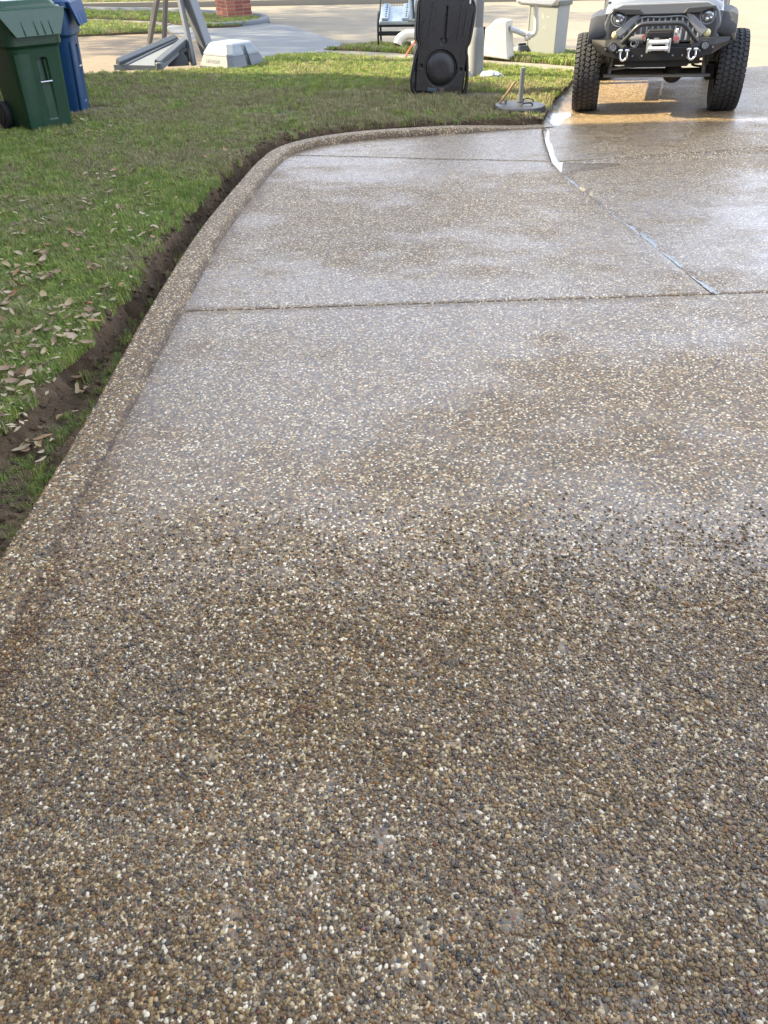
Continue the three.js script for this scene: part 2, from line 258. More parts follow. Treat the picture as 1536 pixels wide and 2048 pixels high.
// pebbles exposed at the surface, the nearest ones as stones of their own
{
  const st = new THREE.IcosahedronGeometry(1, 1); { const p = st.attributes.position; for (let i = 0; i < p.count; i++) { const x = p.getX(i), y = p.getY(i), z = p.getZ(i), f = 1 + 0.16 * Math.sin(x * 3 + 1) * Math.sin(z * 2.6 + y * 2); p.setXYZ(i, x * f, y * f, z * f); } }
  const stone = (() => { const g = st.clone(); g.deleteAttribute('normal'); g.deleteAttribute('uv'); const key = {}, pos = [], idx = [], p = g.attributes.position; for (let i = 0; i < p.count; i++) { const k = [p.getX(i), p.getY(i), p.getZ(i)].map(v => Math.round(v * 500)).join(); if (!(k in key)) { key[k] = pos.length / 3; pos.push(p.getX(i), p.getY(i), p.getZ(i)); } idx.push(key[k]); } return geoFrom(pos, idx); })();
  const classes = [[], [], []], sp = 0.0071;
  for (let z = -0.42; z > -2.5; z -= sp) {
    const hw = 0.56 * (-z * 0.7966 + EYE * 0.6046) + 0.6;
    for (let x = -Math.min(hw, 1.42); x < hw; x += sp) {
      const fade = smooth(-2.5, -1.2, z); if (rnd() > fade * 1.2) continue;
      const px = x + R(-0.45, 0.45) * sp, pz = z + R(-0.45, 0.45) * sp; let y, tint = 0;
      if (Math.abs(pz - j1(px)) < 0.013) continue;
      if (px < -0.8) { const t = nearKerb(px, pz); if (t < 0.008) continue; y = 0.01 + kerbH(pz, px) * kerbProfile(t); tint = smooth(0.15, 0.2, t) * smooth(0.33, 0.22, t) * smooth(0.35, 0.6, vnoise(pz * 4, px * 4) + 0.2); if (t < 0.15 && rnd() < 0.45) continue; } else if (vnoise(px * 11, pz * 11) * 0.7 + vnoise(px * 40, pz * 40) * 0.3 > 0.77 && rnd() < 0.75) continue;
      if (px >= -0.8) y = driveH(px, pz);
      const w = wet(px, pz) + R(-0.2, 0.2); classes[w > 0.66 ? 2 : w > 0.33 ? 1 : 0].push([px, y, pz, tint]);
    }
  }
  const o = new THREE.Object3D(), c = new THREE.Color();
  const chip = (() => { const g = new THREE.IcosahedronGeometry(1, 0), p = g.attributes.position; for (let i = 0; i < p.count; i++) { const x = p.getX(i), y = p.getY(i), z = p.getZ(i), f = 0.82 + 0.42 * hash(Math.round(x * 40) + 5, Math.round(y * 40 + z * 77)); p.setXYZ(i, x * f, y * f, z * f); } g.computeVertexNormals(); return toCreasedNormals(g, 0.55); })();
  classes.flatMap((l, q) => [[l.filter((_, i) => i % 5 < 3), q, 0], [l.filter((_, i) => i % 5 > 2), q, 1]]).forEach(([list, q, ang]) => {
    const m = new THREE.InstancedMesh(ang ? chip : stone, mat(1, 1, 1, [0.5, 0.36, 0.24][q], { ior: 1.45, clearcoat: [0, 0.15, 0.4][q], clearcoatRoughness: 0.3 }), list.length); m.name = numbered('exposed_pebbles'); m.userData = { kind: 'stuff', label: ['drained', 'damp', 'wet glossy'][q] + (ang ? ' broken brown and white stones' : ' rounded brown and white pebbles') + ' of the driveway surface', category: 'pebbles' };
    list.forEach(([x, y, z, tint], i) => {
      const big = Math.pow(rnd(), 2.6), s = lerp(0.0026, 0.0066, big) * (0.85 + 0.3 * vnoise(x * 7, z * 7)); o.position.set(x, y + s * R(0.05, 0.45), z); o.rotation.set(R(-0.3, 0.3), R(0, 6.28), R(-0.3, 0.3)); o.scale.set(s * R(0.95, 1.35), s * R(0.55, 0.8), s * R(0.75, 1)); o.updateMatrix(); m.setMatrixAt(i, o.matrix);
      const cl = vnoise(x * 5 + 40, z * 5), pc = pebbleColor(clamp(rnd() * (0.93 + 0.07 * smooth(0.35, 0.6, cl))), rnd()), mac = 0.85 + 0.5 * (fbm(x * 0.9 + 20, z * 0.9, 3) - 0.5); c.setRGB(pc[0] * mac * (1 - 0.22 * tint), pc[1] * mac * (1 - 0.34 * tint), pc[2] * mac * (1 - 0.5 * tint)); m.setColorAt(i, c);
    });
    scene.add(m);
  });
}
{ // water lying along the seam, in the low corner and by the grass
  const pos = [], idx = []; const n = 260; for (let j = 0; j <= n; j++) { const z = lerp(seamPts[0].z + 0.06, ZK - 2.3, j / n), s = Math.max(seam(z), leftEdge(z)) + 0.003 - (z < ZK ? 0.1 : 0); for (const k of [0, 0.3, 0.75]) pos.push(s + k, 0.0042, z); }
  for (let j = 0; j < n; j++) for (let i = 0; i < 2; i++) { const a = j * 3 + i; idx.push(a, a + 1, a + 3, a + 1, a + 4, a + 3); }
  struct('puddle_water', geoFrom(pos, idx), M.water);
  const list = []; const foam = (z0, z1, n, w, off, nz) => { for (let i = 0; i < n; i++) { const z = lerp(z0, z1, rnd()), a = fbm(z * 2.3, nz, 3), ww = w * (0.2 + 1.2 * a) * smooth(0.2, 0.5, vnoise(z * 4, nz + 5)); const d = Math.abs(rnd() + rnd() + rnd() - 1.5) * ww, x = Math.max(seam(z), leftEdge(z) + (z < ZK ? 0.1 : 0)) + 0.006 + off + d; if (vnoise(x * 40, z * 9) < 0.3) continue; list.push([x, Math.max(driveH(x, z), 0.0042), z]); } };
  foam(seamPts[0].z, seamPts[1].z - 0.3, 1800, 0.06, 0, 2); foam(seamPts[1].z, seamPts[4].z + 0.5, 900, 0.035, 0, 3); foam(ZK + 0.1, ZK - 1.9, 1500, 0.12, -0.03, 4);
  const m = new THREE.InstancedMesh(new THREE.SphereGeometry(1, 7, 4, 0, 6.2832, 0, 1.5708), mat(0.34, 0.36, 0.37, 0.25), list.length), o = new THREE.Object3D(); m.name = 'soap_foam'; m.userData = { kind: 'stuff', label: 'white soap foam lying in the wet driveway seam', category: 'foam' };
  list.forEach(([x, y, z], i) => { const r = R(0.0015, 0.0055); o.position.set(x, y, z); o.scale.set(r * R(0.8, 1.5), r * 0.35, r * R(0.8, 1.6)); o.rotation.y = R(0, 3); o.updateMatrix(); m.setMatrixAt(i, o.matrix); }); scene.add(m);
}

// ------------------------------------------------------------------ lawn, trench, pavements, street
const LY = 0.085;
{
  const pos = [], uv = [], col = [], idx = [], ts = []; for (let q = 0; q <= 40; q++) ts.push(0.85 * Math.pow(q / 40, 1.25)); const n = ts.length;
  for (let i = 0; i <= KN; i++) {
    const p = K[i], s = i / KN * KL, nr = smooth(-4.4, -2.6, p.z), w = 0.045 + 0.1 * vnoise(s * 2.3, 1) + 0.08 * fbm(s * 7, 4, 4) + 0.13 * nr * (0.4 + vnoise(s * 2.2, 8)), end = 1 - smooth(-0.2, 1.4, p.x);
    ts.forEach((t, q) => {
      const bank = 0.025 + 0.025 * end + 0.12 * nr + 0.04 * vnoise(s * 12, 6), wall = smooth(w * (0.1 + 0.9 * end), w * (0.1 + 0.9 * end) + bank, t + 0.03 * (vnoise(s * 22, t * 22) - 0.5));
      const floor = -0.13 * (0.55 + 0.45 * end) + 0.045 * vnoise(s * 7, t * 14) + 0.05 * nr, y = lerp(floor, LY - 0.012, wall) + (0.03 * (fbm(s * 17 + 3, t * 17, 4) - 0.5) + 0.02 * (vnoise(s * 55, t * 55) - 0.5)) * (1 - smooth(0.6, 0.85, t));
      pos.push(p.x - KNORM[i].x * t, y, p.z - KNORM[i].z * t); uv.push(s, t * 0.7 - y * 1.3); const f = 0.75 + 0.7 * fbm(s * 5, t * 6, 3); col.push(f, f * 0.98, f * 0.95);
    });
  }
  for (let i = 0; i < KN; i++) for (let q = 0; q < n - 1; q++) { const a = i * n + q; idx.push(a, a + n, a + 1, a + 1, a + n, a + n + 1); }
  struct('soil_trench', geoFrom(pos, idx, uv, col), M.soil);
  const cg = new THREE.IcosahedronGeometry(1, 1), cp = cg.attributes.position; for (let i = 0; i < cp.count; i++) { const x = cp.getX(i), y = cp.getY(i), z = cp.getZ(i), f = 0.75 + 0.5 * hash(Math.round(x * 50), Math.round(y * 50 + z * 91)); cp.setXYZ(i, x * f, y * f, z * f); } cg.computeVertexNormals();
  const NCL = 9000, m = new THREE.InstancedMesh(cg, mat(1, 1, 1, 0.95), NCL), o = new THREE.Object3D(), c = new THREE.Color(); m.name = 'soil_clods'; m.userData = { kind: 'stuff', label: 'crumbs of brown soil along the trench beside the driveway', category: 'soil' };
  for (let k = 0; k < NCL; k++) { const i = Math.floor(R(0.18, 1) * KN), nr = smooth(-4.4, -2.6, K[i].z), q = Math.min(39, Math.floor(40 * Math.pow(rnd() * (0.42 + 0.3 * nr), 0.8))), b = (i * n + q) * 3, r = 0.003 + 0.014 * Math.pow(rnd(), 3); o.position.set(pos[b] + R(-0.01, 0.01), pos[b + 1] + r * R(-0.1, 0.5), pos[b + 2] + R(-0.01, 0.01)); o.rotation.set(R(0, 6), R(0, 6), R(0, 6)); o.scale.set(r * R(0.8, 1.4), r * R(0.6, 1), r * R(0.8, 1.3)); o.updateMatrix(); m.setMatrixAt(k, o.matrix); const f = R(0.6, 1.3); c.setRGB(0.1 * f, 0.068 * f, 0.039 * f); m.setColorAt(k, c); }
  scene.add(m);
}
function sheet(name, pts, y, m, thick = 0.12) { // a flat slab with its own edge, from a plan outline
  const sh = new THREE.Shape(pts.map(p => new THREE.Vector2(p.x, -p.z))), g = new THREE.ExtrudeGeometry(sh, { depth: thick, bevelEnabled: false }).rotateX(-Math.PI / 2).translate(0, y - thick, 0);
  return struct(name, g, m);
}
const flat = (a) => a.map(p => V(p[0], 0, p[1]));
const offK = []; for (let i = 0; i <= KN; i += 10) offK.push(K[i].clone().addScaledVector(KNORM[i], -0.8));
const lawnFar = [G(160, 148, LY), G(330, 143, LY), G(430, 137, LY), G(505, 122, LY), G(560, 108, LY), G(655, 105, LY), G(720, 112, LY), G(900, 122, LY), G(1010, 131, LY), G(1152, 142, LY)];
{
  const e = grassEdge.slice().reverse();
  const pts = [V(-22, 0, 3), ...offK.filter(p => p.z < 3), ...[G(1076, 251, 0)], ...grassEdge.slice(0, 5).map(p => p.clone()), lawnFar[9], ...lawnFar.slice(0, 9).reverse(), V(-22, 0, lawnFar[0].z - 0.9)];
  pts[0].x = -22; const sh = new THREE.Shape(pts.map(p => new THREE.Vector2(p.x, -p.z)));
  struct('lawn', new THREE.ShapeGeometry(sh).rotateX(-Math.PI / 2).translate(0, LY - 0.014, 0), M.lawnbase);
}
sheet('ground', flat([[-400, 60], [400, 60], [400, -600], [-400, -600]]), -0.35, M.turf, 0.2);
sheet('street', flat([[-70, -12.6], [70, -12.6], [70, -60], [-70, -60]]), -0.1, M.street, 0.1);
const SW = [G(648, 99, 0), G(760, 104, 0), G(900, 113, 0), G(1010, 122, 0), G(1160, 133, 0)], SWn = [G(1160, 143, 0), G(1010, 133, 0), G(900, 124, 0), G(720, 113, 0), G(655, 106, 0)];
sheet('sidewalk', [...SW, ...SWn], 0, M.walk);
const verge = [G(668, 97, 0.03), G(700, 92, 0.03), G(770, 87, 0.03), G(860, 86, 0.03), G(960, 90, 0.03), G(1060, 97, 0.03), G(1160, 105, 0.03)];
sheet('verge_ground', [...verge, ...SW.slice().reverse().map(p => p.clone())], 0.02, M.lawnbase);
const nd = [G(120, 150, -0.02), G(330, 146, -0.02), G(440, 140, -0.02), G(520, 122, -0.02), G(470, 108, -0.02), G(390, 80, -0.02), G(335, 61, -0.02), G(160, 68, -0.02), G(-160, 82, -0.02), G(-160, 160, -0.02)];
sheet('neighbour_driveway', nd, -0.02, M.aggregate);
const ap = [G(505, 124, -0.03), G(560, 110, -0.03), G(655, 106, -0.03), G(668, 97, -0.03), G(700, 93, -0.03), G(640, 72, -0.03), G(585, 53, -0.03), G(530, 47, -0.03), G(440, 52, -0.03), G(340, 44, -0.03), G(300, 40, -0.03), G(330, 60, -0.03), G(385, 80, -0.03), G(466, 108, -0.03)];
sheet('driveway_apron', ap, -0.016, M.apron);
const stripB = [G(-160, 82, 0.03), G(160, 68, 0.03), G(332, 60.5, 0.03), G(320, 52, 0.03), G(250, 44, 0.03), G(165, 40, 0.03), G(-160, 26, 0.03)];
sheet('neighbour_lawn_ground', stripB, 0.02, M.lawnbase);
const walkF = [G(-160, 25, 0.0), G(165, 39.5, 0), G(250, 43.5, 0), G(325, 53, 0), G(345, 46, 0), G(300, 39, 0), G(165, 34, 0), G(-160, 21, 0)];
sheet('neighbour_sidewalk', walkF, 0.0, M.walk);
const pen = [G(-160, 20, 0.04), G(165, 33.5, 0.04), G(310, 39, 0.04), G(345, 43, 0.04), G(400, 51, 0.04), G(470, 49, 0.04), G(525, 40, 0.04), G(512, 34, 0.04), G(440, 30, 0.04), G(330, 24, 0.04), G(160, 21, 0.04), G(-160, 12, 0.04)];
sheet('island_ground', pen, 0.03, M.lawnbase);
{ // kerb round the island's nose
  const c = new THREE.CatmullRomCurve3([G(395, 53, 0), G(440, 52.5, 0), G(490, 49, 0), G(522, 44, 0), G(530, 39, 0), G(512, 32.5, 0), G(440, 28, 0), G(330, 22.5, 0), G(160, 19.5, 0), G(-160, 10, 0)], false, 'centripetal'), sh = new THREE.Shape([[-0.1, -0.1], [0.02, -0.1], [0.02, 0.1], [-0.02, 0.13], [-0.1, 0.15]].map(p => new THREE.Vector2(p[0], p[1])));
  const rings = [], N = 90; for (let i = 0; i <= N; i++) { const p = c.getPointAt(i / N), t = c.getTangentAt(i / N), nx = -t.z, nz = t.x; rings.push([[-0.12, -0.1], [0.12, -0.1], [0.11, 0.05], [0.06, 0.075], [-0.12, 0.07]].map(([a, y]) => [p.x + nx * a, y, p.z + nz * a])); }
  struct('island_kerb', loft(rings), M.apron);
  const zf = G(700, 9, -0.1).z; struct('far_kerb', [box(120, 0.16, 0.3, 0, -0.03, zf - 0.15)], M.walk); sheet('far_lawn_ground', flat([[-60, zf - 0.3], [60, zf - 0.3], [60, zf - 60], [-60, zf - 60]]), 0.03, M.turf);
}

// ------------------------------------------------------------------ grass
function inPoly(x, z, P) { let c = false; for (let i = 0, j = P.length - 1; i < P.length; j = i++) if ((P[i].z > z) !== (P[j].z > z) && x < (P[j].x - P[i].x) * (z - P[i].z) / (P[j].z - P[i].z) + P[i].x) c = !c; return c; }
function tuft(seed, n, h, spread, w) {
  const q = rngOf(seed), pos = [], idx = []; for (let i = 0; i < n; i++) {
    const a = q() * 6.28, r = spread * Math.sqrt(q()), x = r * Math.cos(a), z = r * Math.sin(a), H = h * (0.55 + 0.6 * q()), la = q() * 6.28, L = H * (0.2 + 0.75 * q()), ww = w * (0.7 + 0.6 * q()), fx = Math.cos(la + 1.57) * ww, fz = Math.sin(la + 1.57) * ww, dx = Math.cos(la), dz = Math.sin(la), b = pos.length / 3;
    pos.push(x - fx, -0.01, z - fz, x + fx, -0.01, z + fz, x + dx * L * 0.35 - fx * 0.8, H * 0.62, z + dz * L * 0.35 - fz * 0.8, x + dx * L * 0.35 + fx * 0.8, H * 0.62, z + dz * L * 0.35 + fz * 0.8, x + dx * L, H * (0.95 - 0.25 * L / H), z + dz * L);
    idx.push(b, b + 1, b + 2, b + 1, b + 3, b + 2, b + 2, b + 3, b + 4);
  } return geoFrom(pos, idx);
}
const tufts = [tuft(1, 18, 0.042, 0.03, 0.0014), tuft(2, 18, 0.036, 0.032, 0.0014), tuft(3, 20, 0.05, 0.03, 0.0015)];
const tuftsFar = [tuft(4, 26, 0.06, 0.06, 0.003), tuft(5, 26, 0.05, 0.06, 0.003)];
const grassMat = new THREE.MeshPhysicalMaterial({ color: 0xffffff, roughness: 0.75 });
const bare = [[G(30, 268), 0.4], [G(5, 262), 0.5], [G(178, 232), 0.3], [G(150, 240), 0.3], [G(955, 204), 0.36], [G(1050, 230), 0.25], [G(1075, 240), 0.22]];
function lawnState(x, z) { // [how dense 0..1, how dry 0..1]
  const n = fbm(x * 0.8 + 5, z * 0.8 + 1, 4), m = fbm(x * 3.3, z * 3.3 + 9, 3); let dens = 0.82 + 0.9 * (m - 0.45), dry = 0.12 + 0.52 * smooth(0.43, 0.66, n * 0.55 + m * 0.45);
  dry += 0.7 * Math.exp(-(((z + 10.3) / 1.5) ** 2)) * smooth(-4.5, -2.6, x) * smooth(0.3, 0.6, m + 0.15); dry += 0.4 * Math.exp(-(((z + 8.1) / 0.75) ** 2)) * smooth(-3.6, -2.3, x);
  for (const [p, r] of bare) dens -= 1.1 * smooth(r, r * 0.55, Math.hypot((x - p.x), (z - p.z) * 1.15) + 0.25 * r * (m - 0.5));
  return [dens, clamp(dry)];
}
const greens = [[0.195, 0.275, 0.048], [0.24, 0.315, 0.06], [0.145, 0.225, 0.045], [0.3, 0.345, 0.078]], dries = [[0.32, 0.28, 0.14], [0.24, 0.215, 0.10], [0.27, 0.27, 0.12]];
function sow(name, label, kinds, list) {
  const o = new THREE.Object3D(), c = new THREE.Color(), by = kinds.map(() => []); list.forEach(l => by[Math.floor(rnd() * kinds.length)].push(l));
  const g = new THREE.Group(); g.name = numbered(name); g.userData = { kind: 'stuff', label, category: 'grass' }; scene.add(g);
  by.forEach((L, k) => {
    const m = new THREE.InstancedMesh(kinds[k], grassMat, L.length); m.name = 'grass_blades'; m.userData = { kind: 'stuff' };
    L.forEach(([x, y, z, dry, sc], i) => {
      o.position.set(x, y, z); o.rotation.set(R(-0.1, 0.1), R(0, 6.28), R(-0.1, 0.1)); o.scale.set(sc, sc * R(0.7, 1.3) * (0.75 + 0.6 * vnoise(x * 3, z * 3)), sc); o.updateMatrix(); m.setMatrixAt(i, o.matrix);
      const p = rnd() < dry ? dries[Math.floor(rnd() * 3)] : greens[Math.floor(rnd() * 4)], f = R(0.8, 1.2); c.setRGB(p[0] * f, p[1] * f, p[2] * f); m.setColorAt(i, c);
    }); g.add(m);
  });
}
{
  const list = [], lawnPoly = [...K.filter((p, i) => i % 12 === 0), V(XK, 0, ZK), ...grassEdge.slice(1, 5), lawnFar[9], ...lawnFar.slice(0, 9).reverse(), V(-22, 0, -14.8), V(-22, 0, 3)];
  const tryAt = (x, z, sc) => {
    if (!inPoly(x, z, lawnPoly)) return; const [dens, dry] = lawnState(x, z), t = -nearKerb(x, z), endx = 1 - smooth(-0.2, 1.4, x);
    const nr = smooth(-4.4, -2.6, z); let d = dens, y = LY - 0.012;
    if (t < 0.85) { const lim = 0.06 + 0.12 * endx + 0.22 * nr * (0.45 + 0.8 * fbm(z * 1.7, 4, 3)) + 0.1 * (fbm(x * 8, z * 8, 2) - 0.5); if (t < lim) { if (t > 0.03 && rnd() < 0.05 + 0.12 * nr) { y = -0.07; sc *= 0.8; } else return; } else if (t < lim + 0.12) y -= 0.012; }
    if (rnd() > d) return; list.push([x, y, z, dry, sc]);
  };
  for (let i = 0; i < 74000; i++) { const z = -Math.pow(rnd(), 0.8) * 9.5 - 0.8, hw = 0.58 * (-z * 0.7966 + EYE * 0.6046) + 0.5; tryAt(-R(1.2, Math.max(hw, 1.9)), z, R(0.8, 1.2)); }
  for (let i = 0; i < 52000; i++) tryAt(R(-6.8, 3.2), R(-15.2, -8.4), R(0.95, 1.3));
  for (let i = 0; i < 1600; i++) tryAt(R(-9, -1.3), R(-2, 2), R(0.9, 1.4));
  sow('lawn_grass', 'short green and straw coloured lawn grass beside the driveway', tufts, list);
  const far = []; const fill = (P, n, y, dry) => { let x0 = 1e9, x1 = -1e9, z0 = 1e9, z1 = -1e9; for (const p of P) { x0 = Math.min(x0, p.x); x1 = Math.max(x1, p.x); z0 = Math.min(z0, p.z); z1 = Math.max(z1, p.z); } for (let i = 0; i < n; i++) { const x = R(x0, x1), z = R(z0, z1); if (inPoly(x, z, P)) far.push([x, y, z, clamp(dry + 0.8 * (fbm(x, z, 3) - 0.5)), R(0.8, 1.2)]); } };
  fill([...verge, ...SW.slice().reverse()], 9000, 0.02, 0.35); fill(stripB, 16000, 0.02, 0.22); fill(pen, 15000, 0.03, 0.25);
  const zf = G(700, 9, -0.1).z; fill(flat([[-14, zf - 0.3], [16, zf - 0.3], [16, zf - 5], [-14, zf - 5]]), 9000, 0.03, 0.6);
  sow('verge_grass', 'sunlit grass of the verges along the street', tuftsFar, far);
}

// ------------------------------------------------------------------ buildings and trees outside the frame (their shade and reflections are in it)
M.brickwall = new THREE.MeshPhysicalMaterial({ map: mottle([0.26, 0.15, 0.105], 0.3, 21, 1 / 2.3, 0.5), roughness: 0.85 });
M.roof = new THREE.MeshPhysicalMaterial({ map: mottle([0.12, 0.1, 0.085], 0.3, 24, 1 / 2.9, 0.6), roughness: 0.9 });
M.trim = mat(0.7, 0.68, 0.62, 0.6); M.pane = mat(0.05, 0.06, 0.07, 0.08); M.woodDoor = mat(0.16, 0.08, 0.04, 0.5);
function gableBlock(parent, x0, x1, z0, z1, eave, ridge, along) { // walls and a pitched roof with an overhang
  const cx = (x0 + x1) / 2, cz = (z0 + z1) / 2, prism = (pts, len, m, nm) => part(nm, (along === 'z' ? extrude(pts, len, 0).translate(0, 0, z0) : extrude(pts.map(p => [-p[0], p[1]]).reverse(), len, 0).rotateY(Math.PI / 2).translate(x0, 0, 0)), m, parent);
  const a0 = along === 'z' ? x0 : z0, a1 = along === 'z' ? x1 : z1, c = along === 'z' ? cx : cz, L = along === 'z' ? z1 - z0 : x1 - x0, o = 0.35, k = (ridge - eave) / (c - a0);
  prism([[a0, -0.3], [a1, -0.3], [a1, eave], [c, ridge], [a0, eave]], L, M.brickwall, 'wall');
  prism([[a0 - o, eave - o * k + 0.02], [c, ridge + 0.02], [a1 + o, eave - o * k + 0.02], [a1 + o, eave - o * k + 0.2], [c, ridge + 0.2], [a0 - o, eave - o * k + 0.2]], L, M.roof, 'roof');
}
{
  const h = thing('brick_house', 'tall brick house with gabled roofs standing beside the lawn', 'house');
  gableBlock(h, -15.5, -5.9, -11.05, 13, 7.4, 10.2, 'z'); gableBlock(h, -10.9, -5.75, -13.75, -11.07, 3.6, 7.0, 'z');
  for (const z of [-9, -5.8, -1.6, 2]) for (const y of [1.7, 5.2]) { const w = part('window', [box(0.06, 1.5, 0.08, -5.86, y, z - 0.5), box(0.06, 1.5, 0.08, -5.86, y, z + 0.5), box(0.06, 0.08, 1.08, -5.86, y + 0.75, z), box(0.08, 0.08, 1.2, -5.84, y - 0.77, z)], M.trim, h); part('pane', box(0.03, 1.44, 0.92, -5.875, y, z), M.pane, w); }
  const d = part('door', rbox(0.06, 2.05, 0.95, -5.86, 1.04, -3.7, 0.01), M.woodDoor, h); part('handle', rod([-5.8, 1, -4.05], [-5.8, 1.15, -4.05], 0.015), M.trim, d);
  gableBlock(h, -5.88, 11, 5, 12.5, 3.2, 6.2, 'x'); for (const x of [-2.2, 3.4]) { const gd = part('garage_door', rbox(4.8, 2.2, 0.06, x + 0.6, 1.1, 4.98, 0.02), M.trim, h); for (let r = 0; r < 4; r++) for (let q = 0; q < 6; q++) part('door_panel', rbox(0.66, 0.42, 0.02, x - 1.4 + q * 0.8, 0.3 + r * 0.54, 4.945, 0.008), M.trim, gd); }
  const f = thing('far_house', 'brick house with low roof across the street', 'house', [2, 0, -47]);
  gableBlock(f, -15, 13, -5, 4, 3, 6.4, 'x');
  for (const x of [-12, -8, -4, 5, 9]) { const w = part('window', [box(0.08, 1.5, 0.06, x - 0.6, 1.6, 4.04), box(0.08, 1.5, 0.06, x + 0.6, 1.6, 4.04), box(1.28, 0.08, 0.06, x, 2.36, 4.04), box(1.4, 0.08, 0.08, x, 0.84, 4.05)], M.trim, f); part('pane', box(1.1, 1.44, 0.03, x, 1.6, 4.02), M.pane, w); }
  part('door', rbox(1, 2.1, 0.06, 0.5, 1.05, 4.03, 0.01), M.woodDoor, f);
}
M.bark = new THREE.MeshPhysicalMaterial({ map: mottle([0.12, 0.09, 0.065], 0.5, 27, 3, 0.5), roughness: 0.95 });
M.leafs = [mat(0.07, 0.11, 0.03, 0.6), mat(0.09, 0.13, 0.04, 0.6)];
function tree(x, z, h, r, label, seed, n) {
  const q = rngOf(seed), t = thing('shade_tree', label, 'tree', [x, -0.1, z], 0, undefined), limbs = [tube([[0, -0.2, 0], [0.05, h * 0.2, 0.05], [-0.05, h * 0.42, 0], [0.1, h * 0.66, 0.05]], 0.16, 9)];
  const ends = []; for (let i = 0; i < 9; i++) { const a = i * 2.4 + q(), y0 = h * (0.34 + 0.3 * q()), e = [r * 0.7 * Math.cos(a), y0 + h * (0.1 + 0.24 * q()), r * 0.7 * Math.sin(a)]; ends.push(e); limbs.push(tube([[0, y0, 0], [e[0] * 0.5, y0 + (e[1] - y0) * 0.6, e[2] * 0.5], e], 0.06, 6)); }
  part('trunk', limbs, M.bark, t);
  const pos = [], idx = []; for (let i = 0; i < n; i++) {
    const e = ends[Math.floor(q() * ends.length)], a = q() * 6.28, u = q() * 2 - 1, rr = r * 0.46 * Math.cbrt(q()), s = Math.sqrt(1 - u * u), x = e[0] + rr * s * Math.cos(a), y = e[1] + rr * u * 0.8, z = e[2] + rr * s * Math.sin(a), b = pos.length / 3, L = 0.1 + 0.07 * q(), d1 = V(q() - 0.5, q() - 0.5, q() - 0.5).normalize().multiplyScalar(L), d2 = V(q() - 0.5, q() - 0.5, q() - 0.5).normalize().multiplyScalar(L * 0.55);
    pos.push(x - d1.x, y - d1.y, z - d1.z, x + d2.x, y + d2.y, z + d2.z, x + d1.x, y + d1.y, z + d1.z, x - d2.x, y - d2.y, z - d2.z); idx.push(b, b + 1, b + 2, b, b + 2, b + 3);
  }
  const c = part('crown', geoFrom(pos, idx), M.leafs[seed % 2], t); c.userData.kind = 'stuff';
}
tree(-14, -22, 11.5, 4.4, 'leafy tree beside the neighbouring driveway', 4, 7000);
tree(-11.5, -26.5, 11, 4, 'tall leafy tree on the verge beyond the neighbouring driveway', 12, 6000);
tree(-9.5, -37.5, 9, 4, 'broad leafy tree in front of the far brick house', 6, 6000);
tree(17, -38.5, 8.5, 3.8, 'leafy tree at the far house, past the parked car', 7, 6000);
tree(27, -36, 8, 3.6, 'leafy tree near the end of the far brick house', 9, 5000);

// ------------------------------------------------------------------ wheeled bins
const scuff = texture(512, 512, (i, j) => 0.72 + 0.5 * (fbm(i / 40, j / 90, 4, 0) - 0.35) + 0.2 * (hash(i, j >> 4) > 0.985 ? 1 : 0), false), dust = texture(512, 512, (i, j) => 0.8 + 0.28 * fbm(i / 50, j / 25, 5) + (hash(i + 9, j + 4) > 0.997 ? 0.25 : 0), true);
const plastic = (r, g, b, rough = 0.42) => new THREE.MeshPhysicalMaterial({ color: lin(r, g, b), roughness: Math.min(1, rough * 1.25), roughnessMap: scuff, map: dust, bumpMap: fine, bumpScale: 0.0006 });
M.rubber = mat(0.018, 0.018, 0.019, 0.8); M.steel = mat(0.42, 0.42, 0.43, 0.35, { metalness: 1 }); M.black = mat(0.02, 0.02, 0.022, 0.55);
function crease(g, a = 0.6) { return toCreasedNormals(g, a); }
const csg = new Evaluator(); csg.attributes = ['position', 'normal', 'uv']; csg.useGroups = false;
function cut(a, ...bs) { let A = new Brush(a.index ? a.toNonIndexed() : a); for (const b of bs) { const B = new Brush(b.index ? b.toNonIndexed() : b); B.updateMatrixWorld(); A.updateMatrixWorld(); A = csg.evaluate(A, B, SUBTRACTION); } return A.geometry; }
